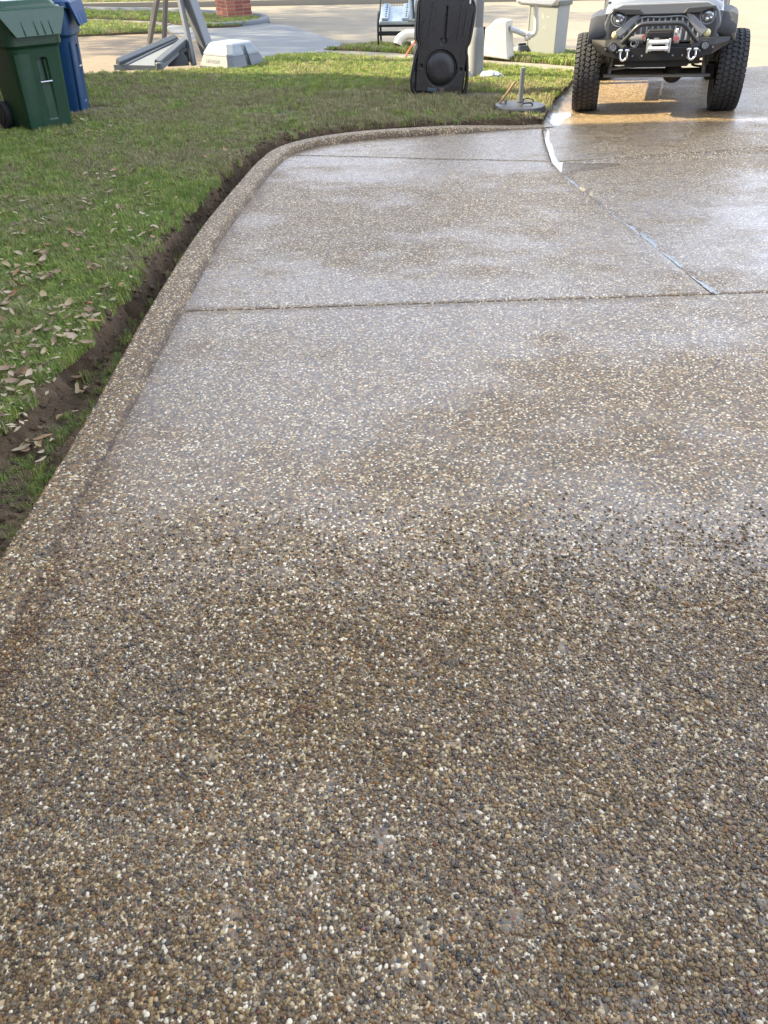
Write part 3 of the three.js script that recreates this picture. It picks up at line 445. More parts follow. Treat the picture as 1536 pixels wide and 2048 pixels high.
const binGeo = (() => {
  const body = crease(loft([rrect(0.46, 0.5, 0.07, 0.0, 0, 0, 5), rrect(0.5, 0.54, 0.08, 0.03, 0, 0, 5), rrect(0.56, 0.61, 0.09, 0.76, 0, 0, 5), rrect(0.57, 0.62, 0.09, 0.785, 0, 0, 5), rrect(0.62, 0.68, 0.1, 0.815, 0, 0, 5), rrect(0.64, 0.7, 0.1, 1.09, 0, 0, 5)]), 0.5);
  return {
    body: cut(body, rbox(0.13, 0.6, 0.12, 0.03, 0.4, 0.325, 0.03, 3), box(0.075, 0.24, 0.06, 0.03, 0.6, 0.262)),
    rib: [crease(loft([rrect(0.17, 0.03, 0.012, 0.03, -0.17, 0.258), rrect(0.17, 0.03, 0.012, 0.74, -0.17, 0.292)]))],
    bar: rod([-0.035, 0.475, 0.292], [0.095, 0.475, 0.292], 0.012),
    rim: crease(loft([rrect(0.68, 0.74, 0.1, 1.06), rrect(0.72, 0.78, 0.11, 1.075), rrect(0.72, 0.78, 0.11, 1.13), rrect(0.7, 0.76, 0.11, 1.14)]), 0.5),
    lid: crease(loft([rrect(0.66, 0.72, 0.11, 1.139), rrect(0.655, 0.715, 0.11, 1.155), rrect(0.6, 0.66, 0.11, 1.195), rrect(0.56, 0.62, 0.1, 1.2), rrect(0.5, 0.54, 0.09, 1.188), rrect(0.44, 0.48, 0.08, 1.192)]), 0.5),
    flap: (() => { const o = [[-0.35, 1.12], [0.35, 1.12], [0.33, 1.06], [0.235, 0.9], [-0.235, 0.9], [-0.33, 1.06]]; const g = extrude(o, 0.02, 0.006).toNonIndexed(), p = g.attributes.position; for (let i = 0; i < p.count; i++) p.setZ(i, p.getZ(i) + 0.375 + 0.045 * (1.12 - p.getY(i)) / 0.22); g.computeVertexNormals(); return g; })(),
    flapRibs: [-0.15, -0.02, 0.06, 0.14].map(x => bar([x, 1.02, 0.415], [x + 0.012, 0.905, 0.447], 0.012, 0.02)),
    wheel: (s) => new THREE.LatheGeometry([[0.02, -0.03], [0.1, -0.03], [0.125, -0.034], [0.138, -0.024], [0.14, 0], [0.138, 0.024], [0.125, 0.034], [0.1, 0.03], [0.02, 0.03]].map(p => new THREE.Vector2(p[0], p[1])), 26).rotateZ(Math.PI / 2).translate(s * 0.285, 0.14, -0.25),
    hub: (s) => cylX(0.085, 0.07, s * 0.29, 0.14, -0.25, 18),
    handle: tube([[-0.24, 1.02, -0.34], [-0.24, 1.04, -0.43], [0, 1.045, -0.45], [0.24, 1.04, -0.43], [0.24, 1.02, -0.34]], 0.016, 8),
  };
})();
function bin(label, m, mLid, pos, turn) {
  const t = thing('wheelie_bin', label, 'trash bin', pos, turn); part('body', binGeo.body, m, t); part('front_rib', binGeo.rib, m, t); part('lift_bar', binGeo.bar, M.steel, t);
  const l = part('lid', binGeo.lid, mLid, t); part('rim', binGeo.rim, mLid, l); part('flap', [binGeo.flap, ...binGeo.flapRibs], mLid, l); part('handle', binGeo.handle, m, t);
  for (const s of [-1, 1]) { const w = part('wheel', binGeo.wheel(s), M.rubber, t); part('hub', binGeo.hub(s), M.black, w); } part('axle', rod([-0.3, 0.14, -0.25], [0.3, 0.14, -0.25], 0.01), M.steel, t); return t;
}
{
  const a = rad(46), f = G(110, 262, LY - 0.02); const gb = bin('dark green wheeled bin with ribbed lid flap on bare soil', plastic(0.01, 0.046, 0.021, 0.38), plastic(0.017, 0.062, 0.031, 0.24), [f.x - Math.sin(a) * 0.27, LY - 0.02, f.z - Math.cos(a) * 0.27], a);
  const c = document.createElement('canvas'); c.width = 256; c.height = 128; const x = c.getContext('2d'); x.fillStyle = '#123f27'; x.fillRect(0, 0, 256, 128); x.fillStyle = '#dfe8e0'; x.font = 'bold 52px sans-serif'; x.textAlign = 'right'; x.fillText('sa', 246, 50); x.fillText('s', 226, 88); x.fillRect(170, 108, 80, 6);
  const t = new THREE.CanvasTexture(c); t.colorSpace = THREE.SRGBColorSpace;
  part('printed_marking', new THREE.PlaneGeometry(0.2, 0.1).rotateY(-Math.PI / 2).rotateZ(-0.035).translate(-0.3265, 0.9, 0.12), new THREE.MeshPhysicalMaterial({ map: t, roughness: 0.45 }), gb);
  const b = rad(97), q = G(168, 230, LY - 0.02); bin('blue wheeled bin standing behind the green bin', plastic(0.008, 0.05, 0.135, 0.4), plastic(0.011, 0.062, 0.17, 0.38), [q.x - Math.sin(b) * 0.27 - 0.02, LY - 0.02, q.z - Math.cos(b) * 0.29 - 0.22], b);
}

// ------------------------------------------------------------------ things left at the kerb: basketball stand, tray, bench, panels
M.greyPlastic = plastic(0.16, 0.18, 0.19, 0.5); M.darkPlastic = plastic(0.10, 0.115, 0.13, 0.5); M.lightPlastic = plastic(0.23, 0.26, 0.29, 0.45); M.postPaint = mat(0.15, 0.16, 0.17, 0.45, { metalness: 0.3 });
const at = (px, py, z) => { const d = ray(px, py), t = z / d.z; return V(d.x * t, EYE + d.y * t, z); };
const arr = (v) => [v.x, v.y, v.z];
const font = await new FontLoader().loadAsync('fonts/droid/droid_sans_bold.typeface.json');
{
  const corner = G(463, 138, LY), th = rad(-37), n = V(Math.sin(th), 0, Math.cos(th)), r = V(Math.cos(th), 0, -Math.sin(th)), c = corner.clone().addScaledVector(r, -0.36).addScaledVector(n, -0.38);
  const t = thing('basketball_stand', 'grey basketball stand with slanted posts and pale two tier base', 'hoop stand', [c.x, LY - 0.02, c.z], th);
  const oct = (w, d, k, y) => [[w / 2 - k, y, d / 2], [-w / 2 + k, y, d / 2], [-w / 2, y, d / 2 - k], [-w / 2, y, -d / 2 + k], [-w / 2 + k, y, -d / 2], [w / 2 - k, y, -d / 2], [w / 2, y, -d / 2 + k], [w / 2, y, d / 2 - k]];
  const notch = (x, z, a) => box(0.1, 0.5, 0.09).rotateY(a).translate(x, 0.2, z);
  part('base_lower', cut(crease(loft([oct(0.76, 0.82, 0.07, 0), oct(0.76, 0.82, 0.07, 0.03), oct(0.66, 0.72, 0.07, 0.17)]), 0.3), notch(0.36, 0.0, 0)), plastic(0.115, 0.13, 0.145, 0.5), t);
  part('base_upper', cut(crease(loft([oct(0.65, 0.71, 0.07, 0.174), oct(0.64, 0.7, 0.07, 0.2), oct(0.5, 0.54, 0.07, 0.32), oct(0.44, 0.48, 0.06, 0.335)]), 0.3), notch(0.31, 0.0, 0)), M.lightPlastic, t);
  const g = new TextGeometry('LIFETIME', { font, size: 0.05, depth: 0.01, curveSegments: 3 }); g.computeBoundingBox(); g.translate(-g.boundingBox.max.x / 2, 0, 0).rotateX(-0.34).translate(-0.03, 0.075, 0.388); part('raised_lettering', g, M.greyPlastic, t);
  t.updateMatrixWorld(true); const L = (v) => arr(t.worldToLocal(v.clone())), apex = at(335, -120, c.z - 0.6);
  const up = apex.clone().sub(at(414, 98, c.z - 0.45)).normalize(), foot = at(414, 98, c.z - 0.45);
  part('pole', bar(L(foot.clone().addScaledVector(up, -0.2)), L(foot.clone().addScaledVector(up, 3.1)), 0.2, 0.17), M.postPaint, t);
  part('post', bar(L(G(294, 112, 0.0)), L(apex), 0.075), M.postPaint, t); part('post', bar(L(G(328, 94, 0.0)), L(apex), 0.07), M.postPaint, t); part('post', bar(L(at(388, 131, c.z - 0.28)), L(apex), 0.075), M.postPaint, t);
  part('post_bracket', box(0.3, 0.16, 0.3, ...L(apex)), M.postPaint, t); for (const z of [-0.2, 0.1]) part('caster', cylX(0.05, 0.05, -0.38, 0.05, z, 14), M.black, t);
}
{ // the tray, propped up at its far end
  const A = G(229, 140, LY + 0.01), B = G(323, 142, LY + 0.01), zf = A.z - 1.0, C = at(379, 90, zf), D = at(352, 90, zf - 0.1);
  const t = thing('plastic_tray', 'dark grey plastic tray with raised rails propped against the basketball stand', 'plastic tray', arr(A)), l = (v) => arr(v.clone().sub(A));
  const up = V(0, 0.07, 0), q = [A, B, C, D], lo = q.map(v => l(v)), hi = q.map(v => l(v.clone().add(up)));
  part('plate', crease(loft([lo, hi]), 0.3), M.greyPlastic, t);
  const rail = (a, b, w) => bar(l(a.clone().add(V(0, 0.1, 0))), l(b.clone().add(V(0, 0.1, 0))), w, 0.09);
  part('rail', rail(A.clone().lerp(B, 0.1), D.clone().lerp(C, 0.05), 0.09), M.darkPlastic, t); part('rail', rail(B.clone().lerp(A, 0.06), C.clone().lerp(D, 0.04), 0.1), M.darkPlastic, t);
  part('groove', [bar(l(A.clone().lerp(B, 0.28).add(V(0, 0.075, 0))), l(D.clone().lerp(C, 0.25).add(V(0, 0.08, 0))), 0.03, 0.03)], M.darkPlastic, t);
  part('support', bar(l(V(C.x, LY, C.z + 0.1)), l(C.clone().add(V(-0.1, 0.04, 0.1))), 0.16, 0.1), M.darkPlastic, t);
  part('skid', rbox(0.1, 0.14, 0.12, B.x - A.x - 0.02, 0.05, B.z - A.z - 0.02, 0.03), M.darkPlastic, t); part('skid', rbox(0.14, 0.1, 0.12, 0.12, 0.03, -0.08, 0.03), M.darkPlastic, t);
  const p = G(352, 131, LY); const k = thing('black_bracket', 'black plastic bracket in the shade under the propped tray', 'bracket', [p.x, LY - 0.01, p.z - 0.15], 0.3);
  part('body', crease(loft([rrect(0.34, 0.3, 0.03, 0), rrect(0.3, 0.26, 0.03, 0.1), rrect(0.2, 0.16, 0.03, 0.2)]), 0.4), M.black, k); part('lug', cylX(0.05, 0.3, 0.02, 0.18, 0, 14), M.black, k);
}
{ // metal bench with the panels on it
  const p = G(800, 93, 0.03), t = thing('metal_bench', 'dark metal garden bench with wire mesh back on the verge', 'bench', [p.x + 0.24, 0.02, p.z - 0.25], rad(-6)), m = mat(0.03, 0.033, 0.038, 0.5, { metalness: 0.5 });
  for (const s of [-1, 1]) { part('arm_frame', tube([[s * 0.62, 0, 0.22], [s * 0.62, 0.28, 0.24], [s * 0.62, 0.47, 0.2], [s * 0.62, 0.52, -0.1], [s * 0.62, 0.3, -0.22], [s * 0.62, 0, -0.3]], 0.02, 8), m, t); }
  part('seat', [rbox(1.24, 0.035, 0.06, 0, 0.33, 0.2, 0.01), ...[...Array(6)].map((_, i) => rbox(1.22, 0.02, 0.045, 0, 0.33, 0.12 - i * 0.065, 0.008)), rbox(1.22, 0.07, 0.03, 0, 0.21, 0.2, 0.01)], m, t);
  const b = []; for (let i = 0; i <= 40; i++) { const x = -0.6 + i * 1.2 / 40; b.push(rod([x, 0.38, -0.24], [x, 0.72 - 0.02 * (x + 0.6), -0.36], 0.003, 5)); } for (let k = 2; k < 4; k++) b.push(rod([-0.6, 0.38 + 0.07 * k, -0.24 - 0.025 * k], [0.6, 0.36 + 0.068 * k, -0.24 - 0.025 * k], 0.004, 5));
  part('mesh_back', b, m, t); part('back_frame', tube([[-0.62, 0.33, -0.22], [-0.63, 0.6, -0.33], [-0.6, 0.74, -0.37], [0, 0.73, -0.37], [0.6, 0.71, -0.37], [0.62, 0.6, -0.33], [0.62, 0.33, -0.22]], 0.013, 7), m, t); part('centre_stile', rod([0, 0.35, -0.23], [-0.02, 0.73, -0.37], 0.01, 6), m, t);
  const g = thing('storage_shelf', 'pale blue grey plastic shelf with two slotted strips lying on the bench', 'shelf', [p.x + 0.06, 0.41, p.z - 0.16], rad(-6)), bl = plastic(0.27, 0.35, 0.43, 0.45), hole = [];
  part('panel_body', rbox(0.95, 0.06, 0.5, 0.06, 0.03, 0.02, 0.02), plastic(0.34, 0.41, 0.46, 0.45), g);
  for (const x of [-0.31, 0.06]) { const s = part('slotted_strip', rbox(0.12, 0.05, 0.48, x, 0.085, 0.02, 0.012), bl, g); for (let i = 0; i < 6; i++) part('slot', box(0.03, 0.006, 0.03, x + 0.015, 0.112, 0.2 - i * 0.072), M.black, s); }
  part('cross_bar', rbox(0.5, 0.05, 0.05, 0.3, 0.09, -0.1, 0.012), bl, g); part('cross_bar', rbox(0.5, 0.05, 0.05, 0.3, 0.09, 0.0, 0.012), bl, g); g.rotation.order = 'YXZ'; g.rotation.x = 0.42; g.position.y += 0.08;
  const u = thing('folded_shelf', 'pale blue plastic shelf folded upright at the end of the bench', 'shelf', [p.x + 0.36, 0.44, p.z + 0.06], rad(-25));
  for (const [x, a] of [[-0.1, 0.1], [0, 0.07], [0.09, 0.03]]) part('leaf', rbox(0.06, 0.56, 0.34, x, 0.27, 0, 0.02).rotateZ(a), bl, u);
  part('hinge', rod([-0.16, 0.01, 0.15], [0.12, 0.01, 0.15], 0.025), M.greyPlastic, u); part('hinge', rod([-0.2, 0.53, 0.12], [0.08, 0.54, 0.12], 0.018), M.greyPlastic, u);
  const h = G(795, 97, 0.03); const pipe = solo('white_hose', [tube([[0, 0.06, 0], [0.03, 0.13, -0.02], [0.14, 0.2, -0.05], [0.36, 0.21, -0.07], [0.7, 0.2, -0.08]], 0.08, 14, false, 40), tube([[0.24, 0.05, 0.1], [0.5, 0.07, 0.06], [0.75, 0.07, 0.04]], 0.07, 14)], mat(0.72, 0.68, 0.58, 0.7), 'thick cream coloured foam tube lying in front of the bench', 'foam tube'); pipe.position.copy(h);
  const s0 = at(833, 78, h.z + 0.3), s1 = at(812, 110, h.z + 0.8), sg = G(808, 134, LY); const strap = thing('orange_strap', 'orange strap hanging down to the grass beside the black base', 'strap');
  part('cord', tube([arr(s0), arr(at(825, 90, h.z + 0.4)), arr(s1), arr(at(806, 126, h.z + 1.3)), [sg.x + 0.03, sg.y + 0.01, sg.z]], 0.014, 6), mat(0.55, 0.12, 0.03, 0.6), strap); part('buckle', rbox(0.07, 0.14, 0.05, s0.x, s0.y, s0.z, 0.012), mat(0.5, 0.1, 0.03, 0.5), strap);
}
{ // black basketball base standing on its end
  const p = G(876, 189, LY), t = thing('hoop_base', 'black moulded hoop base standing upright on the lawn', 'hoop base', [p.x, LY - 0.02, p.z - 0.1], rad(7)); t.rotation.order = 'YXZ'; t.rotation.x = rad(-7); t.rotation.z = rad(-6.2);
  const m = plastic(0.006, 0.0065, 0.0075, 0.3), Hh = 1.09, out = (k) => { const a = []; const w0 = 0.325 - k, w1 = 0.36 - k, r = 0.13; a.push([-w0, k], [w0, k], [w0 + 0.006, 0.44], [w0 - 0.012, 0.5], [w0 - 0.01, 0.56], [w0 + 0.012, 0.6]); for (let i = 0; i <= 6; i++) { const q = i / 6 * Math.PI / 2; a.push([w1 - r + r * Math.cos(q), Hh - k - r + r * Math.sin(q)]); } for (let i = 0; i <= 6; i++) { const q = Math.PI / 2 + i / 6 * Math.PI / 2; a.push([-w1 + r + r * Math.cos(q), Hh - k - r + r * Math.sin(q)]); } a.push([-w0 - 0.012, 0.6], [-w0 + 0.01, 0.56], [-w0 + 0.012, 0.5], [-w0 - 0.006, 0.44]); return a; };
  const circ = (x, y, r) => { const c = new THREE.Path(); c.absarc(x, y, r, 0, 6.2832, true); c.isPath = true; return c; };
  const key = new THREE.Path(); key.moveTo(-0.02, 0.96); key.lineTo(-0.02, 0.62); key.absarc(0, 0.59, 0.05, 2.2, 0.95 + 6.283, false); key.lineTo(0.02, 0.96); key.isPath = true;
  const front = extrude(out(0.03), 0.03, 0.01, [circ(0, 0.29, 0.215), key, circ(-0.255, 0.3, 0.03), circ(0.255, 0.3, 0.03)]).translate(0, 0, 0.02);
  part('shell', extrude(out(0.012), 0.17, 0.012).translate(0, 0, -0.16), m, t); part('face_plate', front, m, t); part('rolled_rim', tube(out(0.01).map(q => [q[0], q[1], 0.035]), 0.022, 8, true, 120), m, t);
  part('disc', crease(new THREE.LatheGeometry([[0, 0.026], [0.08, 0.026], [0.165, 0.0262], [0.182, 0.018], [0.19, 0.0]].map(q => new THREE.Vector2(q[0], q[1])), 40).rotateX(Math.PI / 2).translate(0, 0.29, 0.015), 0.5), m, t);
  for (const r of [bar([-0.2, 0.62, 0.062], [-0.16, 0.98, 0.062], 0.018), bar([0.17, 0.6, 0.062], [0.19, 0.98, 0.062], 0.018), bar([0.24, 0.6, 0.062], [0.26, 0.95, 0.062], 0.018), bar([-0.29, 0.6, 0.062], [-0.26, 0.82, 0.062], 0.014), bar([-0.3, 0.12, 0.062], [-0.21, 0.12, 0.062], 0.012), bar([0.18, 0.1, 0.062], [0.29, 0.13, 0.062], 0.012)]) part('ridge', r, m, t);
  part('wheel_block', [rbox(0.07, 0.08, 0.05, 0.03, 0.045, 0.06, 0.012)], mat(0.09, 0.06, 0.05, 0.7), t); part('wheel_block', [rbox(0.13, 0.05, 0.04, -0.09, 0.05, 0.06, 0.012)], mat(0.035, 0.05, 0.07, 0.5), t); for (const c of [rbox(0.02, 0.05, 0.02, -0.14, 1.05, 0.06, 0.006), rbox(0.02, 0.04, 0.02, 0.28, 1.02, 0.06, 0.006)]) part('clip', c, mat(0.6, 0.62, 0.64, 0.3), t);
}
{ // street light pole
  const p = G(949, 151, LY), t = thing('street_light', 'tapered grey street light pole standing in the lawn', 'street light', [p.x, LY - 0.03, p.z]), m = mat(0.2, 0.21, 0.22, 0.5, { metalness: 0.3 });
  part('pole', cyl(0.088, 0.05, 8, 0, 4, 0, 28), m, t); part('sleeve', crease(new THREE.LatheGeometry([[0.125, 0], [0.12, 0.05], [0.112, 0.45], [0.095, 0.6], [0.086, 0.62]].map(q => new THREE.Vector2(q[0], q[1])), 28), 0.5), mat(0.21, 0.22, 0.225, 0.7), t);
  part('arm', tube([[0, 7.95, 0], [-0.2, 8.4, -0.3], [-0.4, 8.6, -1.6]], 0.04, 8), m, t); part('lamp_head', rbox(0.3, 0.12, 0.7, -0.42, 8.58, -1.9, 0.05), m, t); part('cable_cover', bar([0.1, 0.4, -0.02], [0.105, 0.62, -0.02], 0.03), M.black, t);
  const crumple = (seed, w, h, d) => { const g = new THREE.IcosahedronGeometry(1, 3), q = g.attributes.position; for (let i = 0; i < q.count; i++) { const x = q.getX(i), y = q.getY(i), z = q.getZ(i), f = 0.7 + 0.55 * vnoise(x * 3 + seed, y * 3 + z * 2.3 + 7) + 0.25 * vnoise(x * 8 + seed, z * 8 + y * 5); q.setXYZ(i, x * f * w, Math.max(-0.3, y * f) * h, z * f * d); } g.computeVertexNormals(); return g; };
  const b = G(982, 155, LY), s = solo('plastic_bag', crumple(3, 0.13, 0.06, 0.09), mat(0.4, 0.44, 0.47, 0.35), 'crumpled pale plastic bag lying on the grass by the light pole', 'plastic bag'); s.position.set(b.x, LY + 0.02, b.z);
  const k = G(945, 153, LY), s1 = solo('rubbish_heap', crumple(9, 0.09, 0.07, 0.07), mat(0.3, 0.29, 0.28, 0.8), 'small grey rubbish heap at the foot of the light pole', 'rubbish'); s1.position.set(k.x - 0.12, LY + 0.02, k.z + 0.06);
}
{ // white toy hoop, tipped over
  const c = G(1012, 120, 0.03), th = rad(-34), t = thing('toy_hoop', 'white toy basketball hoop tipped over on its wedge shaped base', 'toy hoop', [c.x, 0.02, c.z], th), m = plastic(0.55, 0.53, 0.49, 0.4), w2 = plastic(0.5, 0.52, 0.54, 0.4);
  part('base', cut(extrude([[0, 0.0], [-0.07, 0.5], [-0.24, 0.51], [-0.56, 0.24], [-0.58, 0.05], [-0.5, 0.03]], 0.2, 0.02).translate(0, 0.03, -0.24), rbox(0.022, 0.05, 0.04, -0.2, 0.48, 0, 0.01)), m, t);
  t.updateMatrixWorld(true); const l = (px, py, z) => arr(t.worldToLocal(at(px, py, z))), z0 = c.z - 0.12;
  part('pole', tube([l(1020, 57, z0), l(1036, 63, z0), l(1056, 71, z0)], 0.04, 12), w2, t); part('joint', [rod(l(1052, 69, z0), l(1062, 73, z0), 0.055, 14), new THREE.SphereGeometry(0.035, 12, 8).translate(...l(1053, 77, z0 + 0.05))], m, t);
  part('upright', tube([l(1058, 71, z0), l(1066, 69, z0), l(1071, 63, z0), l(1073, 45, z0), l(1072.5, 25, z0), l(1072, 5, z0)], 0.04, 12, false, 40), m, t);
  const bb = part('backboard', extrude([[-0.3, 0.03], [-0.24, 0], [0.22, -0.03], [0.33, 0.06], [0.38, 0.2], [0.36, 0.42], [0.2, 0.5], [-0.2, 0.5], [-0.36, 0.42], [-0.36, 0.12]], 0.05, 0.012).rotateX(-0.4), m, t); bb.position.set(...l(1074, 8, z0)); bb.position.z += 0.0; bb.rotation.y = rad(30);
  part('printed_flame', extrude([[-0.02, 0.06], [0.04, 0.08], [0.07, 0.13], [0.05, 0.19], [0.02, 0.14], [-0.01, 0.2], [-0.04, 0.12], [-0.09, 0.1]], 0.002, 0).translate(0, 0, 0.064).rotateX(-0.4), mat(0.6, 0.16, 0.04, 0.5), bb);
  const f = G(1045, 108, 0.03), fl = thing('plastic_tub', 'upturned dark plastic tub lying on the grass between toy hoop and utility box', 'plastic tub', [f.x, 0.05, f.z - 0.1], 0.5); part('shell', crease(loft([rrect(0.34, 0.24, 0.04, 0), rrect(0.36, 0.26, 0.04, 0.03), rrect(0.26, 0.16, 0.04, 0.1)]), 0.4), mat(0.05, 0.06, 0.07, 0.4), fl); part('grip', bar([-0.08, 0.115, 0], [0.08, 0.115, 0], 0.03), M.black, fl);
}
{ // utility box
  const c = G(1107, 112, 0.03), th = rad(-45), w = 0.58, d = 0.34, t = thing('utility_box', 'grey metal utility cabinet with dark lid on the verge', 'utility box', [c.x, 0.02, c.z], th), g = mat(0.22, 0.235, 0.225, 0.45), dk = mat(0.11, 0.115, 0.11, 0.5);
  part('cabinet', rbox(w, 0.72, d, -w / 2, 0.36, -d / 2, 0.008), g, t); part('lid', crease(loft([rrect(w + 0.05, d + 0.05, 0.02, 0.715, -w / 2, -d / 2), rrect(w + 0.06, d + 0.06, 0.02, 0.73, -w / 2, -d / 2), rrect(w + 0.06, d + 0.06, 0.02, 0.78, -w / 2, -d / 2), rrect(w, d, 0.02, 0.8, -w / 2, -d / 2)]), 0.4), dk, t);
  part('lock', cylZ(0.018, 0.02, -0.42, 0.52, 0.004, 12), M.black, t); part('door_edge', [box(0.006, 0.66, 0.006, -w + 0.03, 0.36, 0.002), box(w - 0.06, 0.006, 0.006, -w / 2, 0.69, 0.002)], dk, t); part('plinth', box(w + 0.04, 0.06, d + 0.04, -w / 2, 0.0, -d / 2), dk, t);
  for (const s of [bar([-0.3, 0.6, 0.002], [-0.27, 0.53, 0.002], 0.012, 0.003), bar([-0.2, 0.55, 0.002], [-0.16, 0.56, 0.002], 0.01, 0.003), bar([-0.28, 0.38, 0.002], [-0.22, 0.43, 0.002], 0.008, 0.003), bar([-0.25, 0.36, 0.002], [-0.2, 0.4, 0.002], 0.006, 0.003)]) part('scratch_mark', s, mat(0.5, 0.51, 0.5, 0.5), t);
}
{ // umbrella base and the stick
  const p = G(1041, 219, LY), t = thing('umbrella_base', 'round dark grey umbrella base with short pole on bare ground', 'umbrella base', [p.x, LY - 0.025, p.z - 0.06]), m = plastic(0.036, 0.039, 0.043, 0.5);
  part('disc', crease(new THREE.LatheGeometry([[0.28, 0], [0.295, 0.01], [0.295, 0.05], [0.283, 0.066], [0.2, 0.078], [0.05, 0.092], [0, 0.092]].map(q => new THREE.Vector2(q[0], q[1])), 48), 0.5), m, t); part('tube', [cyl(0.026, 0.026, 0.36, 0, 0.26, 0, 20), cyl(0.034, 0.03, 0.05, 0, 0.11, 0, 20)], mat(0.15, 0.16, 0.165, 0.4, { metalness: 0.4 }), t);
  for (const a of [0.3, 2.4, 4.5]) part('handle', tube([[-0.075, 0.075, 0.17], [-0.06, 0.1, 0.17], [0, 0.108, 0.17], [0.06, 0.1, 0.17], [0.075, 0.075, 0.17]], 0.009, 7).rotateY(a), M.black, t);
  part('neck_ring', new THREE.TorusGeometry(0.036, 0.006, 8, 24).rotateX(Math.PI / 2).translate(0, 0.097, 0), m, t);
  const a = G(989, 217, LY), b = at(1030, 164, a.z - 0.15), s = solo('wooden_stick', tube([[0, -0.02, 0], [(b.x - a.x) * 0.5 + 0.01, (b.y - a.y) * 0.5, (b.z - a.z) * 0.5], [b.x - a.x, b.y - a.y, b.z - a.z]], 0.013, 7), mat(0.19, 0.12, 0.06, 0.8), 'wooden stick leaning out of the ground beside the umbrella base', 'stick'); s.position.copy(a);
}
{ // brick pillar, brick by brick
  const c = G(456, 37.5, 0.04), th = rad(30), w = 0.66, d = 0.78, t = thing('brick_pillar', 'red brick pillar standing on the grass island by the street', 'brick pillar', [c.x, 0.02, c.z], th), bm = [[0.27, 0.085, 0.05], [0.22, 0.065, 0.04], [0.31, 0.11, 0.065], [0.19, 0.06, 0.042]].map(k => new THREE.MeshPhysicalMaterial({ color: lin(...k), roughness: 0.9, bumpMap: fine, bumpScale: 0.003 }));
  part('mortar_core', box(w - 0.024, 1.62, d - 0.024, w / 2, 0.81, -d / 2), mat(0.34, 0.3, 0.25, 0.95), t);
  const ch = 0.076, gx = rbox(0.203, 0.064, 0.1, 0, 0, 0, 0.005, 1), gz = rbox(0.1, 0.064, 0.225, 0, 0, 0, 0.005, 1), gh = rbox(0.09, 0.064, 0.1, 0, 0, 0, 0.005, 1);
  for (let k = 0; k < 21; k++) { const y = 0.04 + k * ch, o = k % 2; const put = (g, x, z) => { const m = part('brick', g, bm[Math.floor(rnd() * 4)], t); m.position.set(x + R(-0.002, 0.002), y, z + R(-0.002, 0.002)); };
    for (const z of [-0.05, -d + 0.05]) for (let i = 0; i < 3; i++) put(gx, 0.105 + i * 0.218 + (o ? 0.009 : -0.003), z);
    for (const x of [0.05, w - 0.05]) for (let i = 0; i < 3; i++) { if (i === 1 || true) put(gz, x, -0.15 - i * 0.238 - (o ? 0.01 : -0.004)); } }
  part('cap', rbox(w + 0.1, 0.09, d + 0.1, w / 2, 1.66, -d / 2, 0.01), mat(0.42, 0.38, 0.32, 0.9), t);
}

